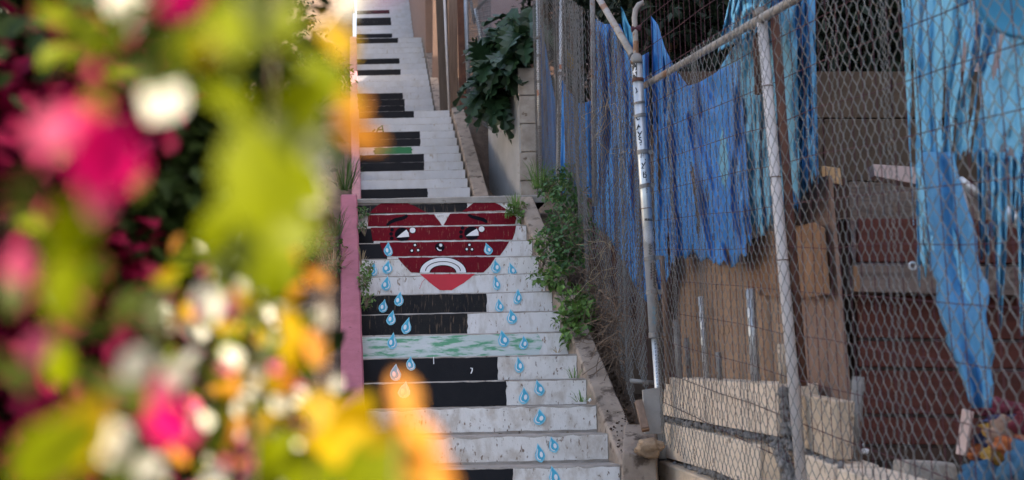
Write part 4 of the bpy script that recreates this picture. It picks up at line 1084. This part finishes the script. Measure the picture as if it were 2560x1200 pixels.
for a in [(2500, 1022, .42, .085, .06, .032, 'burgundy', 1), (2508, 1050, .40, .06, .05, .02, 'navy_cloth', 2), (2478, 1072, .36, .035, .04, .028, 'mustard', 3), (2520, 1085, .36, .07, .05, .05, 'tan_cloth', 4),
          (2530, 1112, .32, .06, .05, .03, 'orange_cloth', 5), (2440, 1130, .34, .03, .04, .026, 'orange_cloth', 6), (2480, 1140, .32, .03, .04, .03, 'mustard', 7), (2580, 1060, .4, .06, .06, .05, 'burgundy', 8), (2500, 1120, .42, .09, .06, .07, 'navy_cloth', 9)]:
    blob(*a[:6], a[6], a[7], ch)
t_ = blob(2450, 1195, .26, .065, .05, .055, 'blue_cloth', 11, None, 'blue_cloth'); tag(t_, 'crumpled blue cloth under the orange folds at the bottom edge', 'cloth')
t_ = blob(2570, 1160, .24, .075, .06, .07, 'blue_cloth', 12, None, 'blue_cloth'); tag(t_, 'crumpled dull blue cloth in the lower right corner', 'cloth')
tag(fquad('pale_board', [(2388, 1135), (2412, 1140), (2428, 1030), (2404, 1022)], .30, .012, 'pale_beam'), 'pale narrow board standing left of the cloth heap', 'board')
t_ = cquad('concrete_chunk', [(2262, 1205), (2400, 1205), (2392, 1158), (2265, 1152)], 4.4, .16, 'block', bevel=.012); tag(t_, 'grey concrete chunk lying below the plank wall', 'block')

# ------------------------------------------------------------------ beyond the upper landing
rw = thing('retaining_wall', at(1300, 478, 16.4), 'pale grey plastered retaining wall below the hanging leafy plant', 'wall')
Pa = at(1300, 485, 15.8); Pb = at(1343, 485, 15.8); ztop = at(1310, 180, 15.8).z
far = Vector((-.335, 17.7, 0))
MB().hexa([(Pa.x, 15.82, Pa.z - 1), (Pb.x - .02, 15.82, Pa.z - 1), (far.x + .25, far.y, Pa.z - 1), (far.x, far.y, Pa.z - 1),
           (Pa.x, 15.82, ztop), (Pb.x - .02, 15.82, ztop), (far.x + .25, far.y, ztop), (far.x, far.y, ztop)]).build('side', M['plaster'], rw)
for i in range(5):
    z1 = ztop + .02 - i * .4; xo = .012 * ((i * 7) % 3)
    MB().box((Pa.x + .005 + xo, 15.66, z1 - .39), (Pb.x + xo * .5, 15.815, z1)).build('block', M['block'], rw, bevel=.012)
rngd = random.Random(4)
for i in range(5):
    Y = 16.1 + i * .27; x = Pa.x + (far.x - Pa.x) * (Y - 15.82) / (far.y - 15.82) - .004
    zt_ = ztop - .35 - rngd.random() * .3
    MB().add([(x, Y, zt_), (x - .0005, Y + .02, zt_), (x, Y + .02, zt_ - rngd.uniform(.3, .8)), (x, Y, zt_ - rngd.uniform(.3, .8))], [(0, 1, 2, 3)]).build('green_drip', M['green_paint'], rw)
# big lobed leaves hanging over it
def lobed(L_, w, seed):
    rng = random.Random(seed); n = 7
    vs = []; fs = []
    mid = []
    for i in range(n + 1):
        t = i / n; mid.append(Vector((0, t * L_, -.55 * L_ * t * t + .06 * L_ * math.sin(t * 3))))
    for sgn in (-1, 1):
        for i in range(n):
            t = (i + .5) / n
            ww_ = w / 2 * (math.sin(math.pi * (t * .86 + .1)) ** .8) * rng.uniform(.85, 1.15)
            a = mid[i]; b = mid[i + 1]; m_ = (a + b) / 2
            tip = m_ + Vector((sgn * ww_, L_ * .13, ww_ * .28 - .25 * ww_ * rng.random()))
            s1 = a + Vector((sgn * ww_ * .5, L_ * .02, ww_ * .22)); s2 = b + Vector((sgn * ww_ * .55, L_ * .05, ww_ * .22))
            k = len(vs); vs += [a, b, s2, tip, s1]
            fs += [(k, k + 1, k + 2, k + 4) if sgn > 0 else (k + 4, k + 2, k + 1, k), (k + 4, k + 2, k + 3) if sgn > 0 else (k + 3, k + 2, k + 4)]
    k = len(vs); vs += [mid[n], mid[n] + Vector((-.03 * L_, .06 * L_, 0)), mid[n] + Vector((0, .16 * L_, -.1 * L_)), mid[n] + Vector((.03 * L_, .06 * L_, 0))]
    fs.append((k, k + 3, k + 2, k + 1))
    return MB().add(vs, fs).mesh('leaf', M['leaf_dark'], True)
pl_ = thing('hanging_plant', at(1300, 185, 16.2), 'large dark green lobed-leaf plant spilling over the retaining wall', 'plant')
lm = [lobed(.60, .38, s) for s in range(4)]
rng = random.Random(21)
core = [(1222, 235, 16.3), (1260, 130, 16.6), (1300, 95, 16.3), (1245, 185, 16.0), (1275, 140, 15.9), (1320, 110, 16.0), (1222, 180, 16.5), (1232, 255, 16.2), (1215, 160, 16.8), (1285, 60, 16.6), (1320, 60, 16.3), (1235, 110, 16.8)]
for i in range(150):
    cx, cy, cY = core[i % len(core)]
    px = cx + rng.gauss(0, 14); py = cy + rng.gauss(0, 15)
    p = at(px, py, cY + rng.uniform(-.25, .3))
    d = Vector((rng.gauss(-.35, .7), rng.gauss(-.9, .4), rng.gauss(-.35, .5))).normalized()
    up = Vector((rng.gauss(0, .3), rng.gauss(-.6, .3), 1)).normalized()
    x_ = d.cross(up).normalized(); z_ = x_.cross(d)
    q = Matrix((x_, d, z_)).transposed().to_quaternion()
    o = place('leaf', lm[i % 4], p - d * .15, pl_, q)
    k = rng.uniform(.65, 1.1); o.scale = (k, k, k)
for i in range(8):
    a = at(1310, 180, 16.3); b = at(*core[i][:2], core[i][2])
    MB().tube([a, (a + b) / 2 + Vector((0, 0, .1)), b], [.02, .015, .01], 6).build('stem', M['stem'], pl_, smooth=True)
# far fence above the ditch, boards, posts and walls by the upper flights
uf = thing('chain_link_fence', at(1200, 300, 19.3), 'distant chain-link fence behind the hanging plant by the ditch', 'fence')
mbc = MB()
def diamond(mb, P_, u0, u1, v0, v1, d, r_):
    pass
a2 = Vector((at(1172, 300, 20.6).x, 20.6)); b2 = Vector((at(1233, 300, 17.0).x, 17.0)); c2 = Vector((at(1345, 100, 18.6).x, 18.6))
def chain_stuff(parent, a, b, za, zb_, h, d, r_, m_):
    t = b - a; Ln = t.length; t.normalize(); slope = (zb_ - za) / Ln; mb = MB(); N_ = int(Ln / (d / 2)); hp = d / 2; k = int(h / hp)
    for i in range(N_):
        pts = []
        for j in range(k + 1):
            s = (i + ((j + i) % 2)) * d / 2; p = a + t * s
            pts.append((p.x, p.y, za + slope * s + j * hp))
        mb.tube(pts, r_, 3, cap=False)
    o = mb.build('wire_mesh', M[m_], parent); o['kind'] = 'stuff'
chain_stuff(uf, b2, a2, at(1233, 330, 17.0).z, at(1172, 290, 20.6).z, 2.6, .075, .0022, 'wire_dark')
chain_stuff(uf, a2, c2, at(1172, 140, 20.6).z, at(1345, 100, 18.6).z, 1.7, .075, .0022, 'wire_dark')
pole_px(uf, 1172, 285, 1165, 0, 20.5, .045, 'galv', ext=.1)
pole_px(uf, 1186, 50, 1176, 0, 20.6, .03, 'galv', ext=.3)
MB().tube([at(1186, 30, 20.4), at(1240, -30, 19.6)], .03, 8).build('rail', M['galv_old'], uf, smooth=True)
pole_px(uf, 1208, 130, 1192, 40, 19.2, .03, 'galv', ext=.2)
tag(cquad('weathered_board', [(1100, 278), (1125, 282), (1118, -30), (1088, -30)], 20.6, .06, 'grey_board'), 'dark grey-brown weathered board beside the upper kerb', 'board')
tag(cquad('weathered_board', [(1124, 282), (1146, 284), (1142, -30), (1120, -30)], 21.2, .06, 'lumber'), 'brown weathered board between white pipe and rusty post', 'board')
o = pole_px(None, 1123, 275, 1110, -20, 20.4, .022, 'white_pipe', 'white_pipe', ext=.02); tag(o, 'thin white pipe between two weathered boards uphill', 'pipe')
tag(cquad('rusty_post', [(1149, 285), (1168, 288), (1158, -30), (1142, -30)], 20.3, .08, 'rust'), 'rust-brown steel post right of the weathered boards', 'post')
sw = thing('stucco_wall', at(1070, 150, 25.3), 'tan rough stucco wall end right of the upper stairs', 'wall')
e0 = at(1064, 152, 25.2); e1 = at(1093, 150, 25.2); zt_ = at(1070, -60, 25.2).z
MB().hexa([(e0.x, 25.2, e0.z - .8), (e1.x + .05, 25.2, e0.z - .8), (e1.x - .95, 33.5, e0.z), (e0.x - 1.12, 33.5, e0.z), (e0.x, 25.2, zt_), (e1.x + .05, 25.2, zt_), (e1.x - .95, 33.5, zt_ + 4), (e0.x - 1.12, 33.5, zt_ + 4)]).build('wall_body', M['stucco'], sw, bevel=.02)
MB().box((e0.x - .06, 25.1, e0.z - .9), (e0.x + .12, 25.19, e0.z + .06)).build('wall_foot', M['kerb'], sw)
tag(cquad('stucco_house', [(1080, 330), (1800, 330), (1800, -200), (1080, -200)], 24.0, 6, 'stucco', bevel=.02), 'tan stucco house seen through the fence behind the boards', 'building')
tag(cquad('stucco_house', [(1195, 160), (1360, 160), (1360, -150), (1195, -150)], 21.6, 2, 'mauve', bevel=.02), 'mauve stucco house wall behind the distant fence', 'building')

# ------------------------------------------------------------------ trees and shrubs
def pt(px, py, Y): return tuple(at(px, py, Y))
def blobs_px(L_): return [(pt(x, y, Y), (r_, r_ * .8, r_ * .85)) for x, y, Y, r_ in L_]
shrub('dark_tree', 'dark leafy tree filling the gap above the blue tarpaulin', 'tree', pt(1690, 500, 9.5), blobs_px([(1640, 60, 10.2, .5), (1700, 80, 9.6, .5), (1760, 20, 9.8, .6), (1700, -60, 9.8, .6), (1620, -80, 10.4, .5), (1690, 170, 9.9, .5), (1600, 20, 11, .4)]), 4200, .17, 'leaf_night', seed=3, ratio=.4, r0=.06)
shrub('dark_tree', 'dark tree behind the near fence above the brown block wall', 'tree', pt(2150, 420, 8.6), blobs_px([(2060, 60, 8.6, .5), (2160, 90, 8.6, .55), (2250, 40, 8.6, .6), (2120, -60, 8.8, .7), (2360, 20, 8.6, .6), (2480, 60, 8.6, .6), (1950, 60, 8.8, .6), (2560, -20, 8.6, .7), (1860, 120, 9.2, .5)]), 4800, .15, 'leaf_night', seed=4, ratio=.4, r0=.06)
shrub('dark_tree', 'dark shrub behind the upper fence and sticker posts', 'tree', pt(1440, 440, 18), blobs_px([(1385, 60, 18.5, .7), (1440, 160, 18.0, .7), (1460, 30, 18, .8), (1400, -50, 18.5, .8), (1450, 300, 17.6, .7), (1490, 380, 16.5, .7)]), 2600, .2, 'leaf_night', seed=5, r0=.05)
shrub('leafy_shrub', 'bright green leafy shrub left of the second flight kerb', 'shrub', pt(850, 240, 20.5), blobs_px([(835, 180, 20.5, .28), (828, 140, 20.8, .24), (850, 215, 20.3, .16), (800, 170, 20.8, .4)]), 1500, .13, 'leaf_ivy', seed=6, ratio=.4)
shrub('leafy_shrub', 'low green shrub left of the pink kerb behind the blossoms', 'shrub', pt(760, 690, 9.4), blobs_px([(745, 640, 9.6, .26), (800, 620, 9.6, .2), (700, 620, 9.9, .35), (770, 560, 10.2, .24), (820, 655, 9.3, .12), (690, 700, 9.3, .25)]), 4200, .05, 'leaf_ivy', seed=7, ratio=.5)
shrub('leafy_shrub', 'tall dark shrub on the left bank beside the houses', 'shrub', pt(600, 700, 9.5), blobs_px([(560, 500, 10.5, .8), (430, 560, 9.5, .8), (650, 400, 12.5, .8), (680, 300, 15, .6), (300, 500, 9, .9), (690, 120, 19, .8), (650, 20, 19, .9)]), 6000, .11, 'leaf_dark', seed=8, r0=.04)
shrub('left_shade_tree', 'big dark tree added on the left bank to shade the upper flights', 'tree', (-5.6, 18, 4.5), [((-5.4, 17, 9.5), (1.6, 2.2, 1.8)), ((-6.2, 20, 11), (1.8, 2.4, 2.0)), ((-6.0, 14, 7.5), (1.4, 1.8, 1.6)), ((-6.8, 24, 13), (1.8, 2.4, 2.2)), ((-5.6, 11.5, 6), (1.2, 1.4, 1.4))], 6000, .3, 'leaf_dark', seed=18, r0=.14)  # hidden by the blossoms; added to cut sky light on the upper flights
grass_tuft('grass_tuft', 'long grass left of the pink kerb near its top', at(862, 475, 13.6), .5, 60, .3, 'leaf_ivy', 2, w=.006)
grass_tuft('grass_tuft', 'grass tuft left of the pink kerb beside the eyes', at(838, 590, 9.9), .25, 50, .2, 'leaf_ivy', 3)
grass_tuft('grass_tuft', 'dry grass tuft left of the pink kerb', at(830, 680, 9.4), .22, 50, .2, 'straw', 4)
gcb = []
rgc = random.Random(51)
for i in range(34):
    Y = rgc.uniform(5.2, 17); X = xright(Y) - 2.35 - abs(rgc.gauss(.2, 1.0))
    gcb.append(((X, Y, prof(Y) + .05), (.5, .5, .1)))
o = crown_mesh(rgc, gcb, 7000, .08).build('ground_cover', M['leaf_ivy']); tag(o, 'low green ground cover on the left bank', 'ground cover', kind='stuff')
# weeds along the right kerb
wd = [(1395, 500, 10.6, [(1390, 470, 10.6, .16), (1430, 500, 10.3, .18), (1370, 455, 11.2, .14), (1420, 440, 10.9, .14)], 520, .055, 'leaf_weed2', 'leafy weed with yellow flowers at the landing beside the fence', 'w1'),
      (1430, 640, 9.3, [(1400, 560, 9.6, .15), (1440, 580, 9.4, .17), (1380, 610, 9.4, .13), (1430, 640, 9.2, .15), (1390, 650, 9.15, .11)], 560, .058, 'leaf_weed2', 'tall blue-green weed over the kerb beside the heart', 'w2'),
      (1360, 660, 9.3, [(1355, 600, 9.4, .08), (1350, 690, 9.1, .08), (1385, 690, 9.0, .1), (1345, 640, 9.3, .05)], 200, .052, 'leaf_weed', 'light green weed leaning over the heart tip riser', 'w3'),
      (1450, 800, 8.6, [(1420, 750, 8.7, .09), (1450, 790, 8.55, .12), (1410, 800, 8.5, .08), (1440, 840, 8.4, .09), (1460, 740, 8.7, .1), (1425, 845, 8.4, .05)], 340, .062, 'leaf_weed', 'broad leaved weed at the fence foot beside the green riser', 'w4'),
      (1320, 530, 10.5, [(1275, 525, 10.45, .05), (1300, 540, 10.4, .04), (1310, 520, 10.6, .05)], 90, .05, 'leaf_weed', 'small weed on the top riser at the heart’s right lobe', 'w5')]
for (x, y, Y, bl, n, L_, m_, lb, s_) in wd:
    shrub('weed', lb.replace('’', "'"), 'weed', pt(x, y, Y), blobs_px(bl), n, L_, m_, 'weeds along the right kerb', seed=sum(map(ord, s_)) , ratio=.7, stem_m='stem', r0=.004)
for (x, y, Y, bl, n, L_, m_, lb, sd_) in [(912, 590, 10.0, [(905, 565, 10.1, .04), (908, 530, 10.5, .05)], 110, .035, 'leaf_weed2', 'small weed at the left stair edge beside the eyes', 41),
                                     (915, 720, 9.0, [(915, 690, 9.1, .05), (920, 665, 9.3, .045), (910, 710, 9.0, .04)], 170, .035, 'leaf_weed', 'yellow-green weed at the left stair edge by the mouth', 42),
                                     (915, 770, 8.7, [(915, 760, 8.75, .04), (930, 745, 8.75, .03), (912, 740, 8.8, .03)], 60, .032, 'leaf_weed', 'thin leafy weed on the black riser below the heart', 43)]:
    shrub('weed', lb, 'weed', pt(x, y, Y), blobs_px(bl), n, L_, m_, 'weeds along the left stair edge', seed=sd_, ratio=.6, stem_m='stem', r0=.003)
grass_tuft('grass_tuft', 'grass tuft growing on the top riser right of the heart', at(1290, 535, 10.5), .22, 40, .14, 'leaf_weed', 5)
grass_tuft('grass_tuft', 'grass along the landing edge by the fence', at(1350, 470, 11.0), .3, 70, .25, 'leaf_weed', 6)
grass_tuft('grass_tuft', 'dry grass blades at the left edge of the mouth riser', at(905, 665, 9.65), .2, 14, .08, 'straw', 7)
grass_tuft('grass_tuft', 'tiny sprig at the right end of the fourth riser', at(1435, 945, 7.85), .09, 16, .1, 'leaf_weed', 8, w=.003)
grass_tuft('grass_tuft', 'tiny sprig beside the white scrap on the step', at(1455, 1005, 7.6), .09, 18, .12, 'leaf_weed', 9, w=.003)
grass_tuft('grass_tuft', 'tiny dry sprig at the right end of the green riser', at(1395, 882, 8.15), .06, 14, .1, 'straw', 10, w=.003)
o = lump('paper_scrap', lambda rng: at(1474 + rng.uniform(-4, 4), 1001 + rng.uniform(-2, 2), 7.58), 4, .009, 'white_mark', seed=3); tag(o, 'crumpled white paper scrap at the right end of a step', 'paper')
o = lump('paper_scrap', lambda rng: at(2162 + rng.uniform(-5, 5), 1122 + rng.uniform(-16, 12), 4.9), 5, .011, 'white_mark', seed=13); tag(o, 'torn white paper scrap at the left end of the redwood planks', 'paper')
# dead vines and straw on the fence
def tangle(name, label, ctr, n, L_, r_, m_, seed, spread, cat='vine'):
    rng = random.Random(seed); mb = MB()
    for i in range(n):
        c = ctr(rng); d = rdir(rng); pts = [c]
        for k in range(5):
            d = (d + rdir(rng) * .7).normalized(); d.z -= .12
            pts.append(pts[-1] + d * L_ / 5)
        mb.tube(pts, r_, 3, cap=False)
    o = mb.build(name, M[m_]); return tag(o, label, cat, kind='stuff' if n > 40 else None)
tangle('dead_vines', 'tangle of dead grey vines along the fence foot', lambda rng: pf(rng.uniform(1478, 1600), 0, .02 + rng.uniform(-.08, .1)).lerp(Vector((0, 0, 0)), 0) * 1 if False else (lambda px: pf(px, interp(px, [1470, 1500, 1600], [640, 780, 900]) + rng.gauss(0, 60), rng.uniform(-.06, .12)))(rng.uniform(1450, 1560)), 380, .26, .0026, 'twig', 5, .1)
tangle('straw_wisp', 'dry straw wisp caught high on the dense fence', lambda rng: pf(1520 + rng.gauss(0, 14), 245 + rng.gauss(0, 20), -.02), 14, .35, .0016, 'straw', 6, .1, 'straw')
tangle('straw_wisp', 'dry straw wisp caught halfway up the dense fence', lambda rng: pf(1550 + rng.gauss(0, 10), 390 + rng.gauss(0, 25), -.02), 10, .3, .0015, 'straw', 7, .1, 'straw')
tangle('straw_wisp', 'dry straw arc low on the dense fence', lambda rng: pf(1515 + rng.gauss(0, 10), 640 + rng.gauss(0, 20), -.02), 10, .3, .0015, 'straw', 8, .1, 'straw')

# ------------------------------------------------------------------ bougainvillea close to the camera
def fl_mesh(nm, L_, w, m_, fold, droop):
    v, f_ = leafpts(L_, w, fold, droop)
    return MB().add(v, f_).mesh(nm, M[m_], True)
FM = {}
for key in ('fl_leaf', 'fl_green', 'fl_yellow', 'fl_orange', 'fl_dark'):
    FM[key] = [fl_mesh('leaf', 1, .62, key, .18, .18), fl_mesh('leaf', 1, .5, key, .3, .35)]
for key in ('fl_pink', 'fl_rose', 'fl_white', 'fl_wine'):
    FM[key] = [fl_mesh('bract', 1, .78, key, .25, .15), fl_mesh('bract', 1, .68, key, .35, -.1)]
bg1 = thing('bougainvillea', (-.5, .75, 0), 'sunlit blurred bougainvillea with magenta and white bracts close at left', 'plant')
rngf = random.Random(12)
def put_leaf(px, py, Y, size_px, key, ang=None, face=.75, parent=bg1):
    """size_px: length on the photograph; ang: direction of the tip in the image, degrees from right, counter-clockwise"""
    rng = rngf
    c = at(px, py, Y); L_ = size_px * Y / F
    a = R(ang if ang is not None else rng.uniform(0, 360))
    d = (Vector((math.cos(a), 0, math.sin(a))) + Vector((0, rng.uniform(-1, 1) * (1 - face), 0))).normalized()
    nrm = (Vector((.45, -1, .35)) + rdir(rng) * (1 - face) * 1.6)
    x_ = d.cross(nrm).normalized(); z_ = x_.cross(d)
    q = Matrix((x_, d, z_)).transposed().to_quaternion()
    o = place('bract' if key in ('fl_pink', 'fl_rose', 'fl_white', 'fl_wine') else 'leaf', FM[key][rng.randrange(2)], c - d * L_ * .5, parent, q)
    o.scale = (L_, L_, L_)
    return o
W, P, Q, O, Gy, Gg, Ye, Wi, Dk = 'fl_white', 'fl_pink', 'fl_rose', 'fl_orange', 'fl_leaf', 'fl_green', 'fl_yellow', 'fl_wine', 'fl_dark'
spec = [(320, 10, .38, 150, W, 100), (410, 245, .40, 150, W, 60), (870, 15, .62, 70, W, 80), (960, -40, .34, 120, Q, 20), (900, -30, .34, 100, W, 60), (700, 535, .50, 140, W, 70), (745, 590, .5, 90, W, 20), (805, 395, .6, 110, W, 60), (770, 470, .6, 150, W, 110),
        (520, 755, .55, 170, W, 300), (575, 770, .6, 110, Q, 250), (345, 910, .52, 130, W, 45), (275, 1105, .50, 150, W, 300), (845, 795, .68, 110, W, 240), (680, 850, .68, 70, W, 20), (580, 890, .62, 110, W, 120), (840, 960, .7, 70, W, 80), (440, 940, .55, 110, W, 40), (640, 945, .7, 90, W, 70), (480, 890, .6, 80, W, 20), (850, 1160, .7, 80, W, 30), (370, 1170, .55, 90, W, 30), (540, 1195, .6, 130, W, 10), (100, 870, .5, 120, Q, 60), (50, 660, .45, 130, Q, 90),
        (460, 0, .38, 150, P, 20), (260, 390, .40, 240, P, 75), (215, 330, .4, 170, P, 100), (135, 330, .38, 160, Q, 60), (245, 500, .42, 130, Q, 80), (425, 1065, .5, 150, P, 310), (405, 985, .52, 110, Q, 260), (240, 1030, .6, 70, P, 40), (300, 420, .42, 160, P, 250),
        (225, 110, .38, 150, O, 40), (895, 330, .5, 150, O, 150), (880, 270, .52, 100, O, 40), (1012, 985, .5, 120, O, 100), (1050, 1075, .5, 170, O, 120), (1065, 1170, .5, 170, O, 130), (1105, 1205, .48, 130, O, 100), (835, 690, .62, 110, O, 140), (830, 870, .62, 150, O, 100), (780, 730, .64, 90, O, 60), (740, 640, .62, 60, O, 100), (540, 570, .5, 180, O, 60), (240, 260, .42, 100, O, 70), (870, 240, .5, 80, Ye, 100),
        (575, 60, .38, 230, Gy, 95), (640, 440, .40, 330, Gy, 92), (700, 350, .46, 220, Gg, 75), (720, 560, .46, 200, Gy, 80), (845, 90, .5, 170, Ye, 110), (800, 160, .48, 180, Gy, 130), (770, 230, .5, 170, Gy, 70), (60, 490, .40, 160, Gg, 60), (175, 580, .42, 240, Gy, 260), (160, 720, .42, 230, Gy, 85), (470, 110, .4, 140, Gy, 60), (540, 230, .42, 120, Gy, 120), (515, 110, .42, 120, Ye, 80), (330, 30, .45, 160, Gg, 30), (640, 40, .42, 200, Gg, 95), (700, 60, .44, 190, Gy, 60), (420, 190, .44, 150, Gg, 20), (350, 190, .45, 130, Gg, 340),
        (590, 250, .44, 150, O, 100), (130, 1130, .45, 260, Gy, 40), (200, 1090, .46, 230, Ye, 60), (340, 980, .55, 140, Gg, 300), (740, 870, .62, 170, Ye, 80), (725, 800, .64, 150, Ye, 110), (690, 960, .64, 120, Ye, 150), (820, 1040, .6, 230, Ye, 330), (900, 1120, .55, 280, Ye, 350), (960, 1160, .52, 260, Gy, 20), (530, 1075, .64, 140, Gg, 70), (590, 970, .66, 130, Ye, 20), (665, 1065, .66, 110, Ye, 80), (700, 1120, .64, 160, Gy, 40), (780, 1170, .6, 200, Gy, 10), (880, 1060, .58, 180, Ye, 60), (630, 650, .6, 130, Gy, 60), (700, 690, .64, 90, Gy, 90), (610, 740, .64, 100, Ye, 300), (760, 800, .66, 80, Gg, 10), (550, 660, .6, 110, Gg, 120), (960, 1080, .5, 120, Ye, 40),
        (100, 1000, .6, 190, Wi, 60), (40, 930, .6, 240, Wi, 20), (180, 950, .62, 200, Wi, 120), (60, 780, .55, 240, Wi, 80), (230, 880, .6, 200, Wi, 30), (60, 340, .5, 240, Wi, 60), (220, 160, .5, 200, Wi, 100), (40, 180, .5, 240, Dk, 20), (80, 60, .5, 220, Dk, 100), (170, 420, .55, 220, Wi, 40), (330, 320, .55, 200, Wi, 70), (300, 820, .6, 200, Wi, 200)]
for s in spec:
    px, py, Y, sz, key, an = s
    if key in (Wi, Dk):
        for q in range(9):
            put_leaf(px + rngf.gauss(0, 75), py + rngf.gauss(0, 75), rngf.uniform(1.12, 1.5), rngf.uniform(60, 110), key, face=.5)
        continue
    if px > 440 and py > 560 and Y > .5: Y = min(.85, Y * 1.2)
    if px > 770 and 420 < py < 950: px -= 40
    if key == O and py < 600 and px < 860: key = Gy
    if key in (W, Q): sz *= .62 if (px > 440 and py > 600) else .85
    if key == W and Y < .45: Y = .52; sz *= 1.2
    if key in (Ye, O) and 440 < px < 860 and py > 600: sz *= .75
    put_leaf(px, py, Y, sz, key, an, face=.8)
for i in range(20):                          # the bright leafy edge
    py = rngf.uniform(-60, 700); px = rngf.uniform(620, 830 - max(0, py - 250) * .2)
    put_leaf(px, py, rngf.uniform(.42, .7), rngf.uniform(90, 190), rngf.choice([Gy, Gy, Gg, Gg]), rngf.gauss(90, 35), face=.6)
for i in range(430):
    px = rngf.uniform(400, 930); py = rngf.uniform(600, 1240)
    if px > 650 + (py - 600) * .42: continue
    Y = rngf.uniform(.72, 1.02)
    key = rngf.choice([Gy, Gy, Gg, Ye, O, W, W, W, Gy, Dk, Ye, Gg, Q])
    put_leaf(px, py, Y, rngf.uniform(24, 52) if key in (W, Q) else rngf.uniform(36, 85), key, face=.5)
for i in range(50):
    px = rngf.uniform(-40, 420); py = rngf.uniform(-40, 1230)
    key = rngf.choice([Gg, Gg, Gg, Gy])
    put_leaf(px, py, rngf.uniform(.5, .8), rngf.uniform(80, 150), key, face=.5)
for i, (x0, x1, y1, Y) in enumerate([(560, 690, -60, .62), (700, 840, 40, .66), (600, 520, 700, .8), (740, 820, 640, .8), (860, 1000, 990, .55)]):
    b = Vector((-.35 + i * .02, .85, 0)); t = at(x1, y1, Y)
    mid = Vector((at(x0, 1150, Y).x, Y, (b.z + t.z) * .55))
    pts = [b * (1 - u) ** 2 + mid * 2 * u * (1 - u) + t * u * u for u in [k / 12 for k in range(13)]]
    MB().tube(pts, [.0022 - .0014 * k / 12 for k in range(13)], 6).build('branch', M['bark'], bg1, smooth=True)
# the shaded bush behind it
rng = random.Random(33)
bg2 = thing('bougainvillea', (-.85, 1.9, 0), 'shaded dark bougainvillea bush behind the sunlit blossoms', 'plant')
def pxb(L_): return [(pt(x, y, Y), (r_, r_ * .7, r_)) for x, y, Y, r_ in L_]
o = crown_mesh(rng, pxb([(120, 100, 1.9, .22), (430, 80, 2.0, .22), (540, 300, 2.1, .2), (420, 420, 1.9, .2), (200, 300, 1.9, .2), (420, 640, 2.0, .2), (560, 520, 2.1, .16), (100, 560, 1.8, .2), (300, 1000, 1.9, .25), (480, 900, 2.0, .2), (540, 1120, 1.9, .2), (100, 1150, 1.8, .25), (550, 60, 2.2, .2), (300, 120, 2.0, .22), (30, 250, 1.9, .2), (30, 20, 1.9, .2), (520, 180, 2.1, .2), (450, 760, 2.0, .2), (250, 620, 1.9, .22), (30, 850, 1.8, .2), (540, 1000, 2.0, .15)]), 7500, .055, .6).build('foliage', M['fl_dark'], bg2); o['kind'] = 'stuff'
o = crown_mesh(rng, pxb([(60, 380, 1.7, .14), (80, 760, 1.7, .18), (200, 180, 1.75, .12), (180, 940, 1.7, .16), (60, 1000, 1.6, .12), (230, 800, 1.7, .12), (30, 560, 1.65, .12), (300, 260, 1.8, .1)]), 2200, .045, .8).build('bracts', M['fl_wine'], bg2); o['kind'] = 'stuff'
stems_mesh(rng, (-.85, 1.9, 0), [pt(120, 100, 1.9), pt(430, 80, 2.0), pt(420, 640, 2.0), pt(560, 900, 2), pt(100, 560, 1.8)], .015, .005).build('branch', M['bark'], bg2, smooth=True)
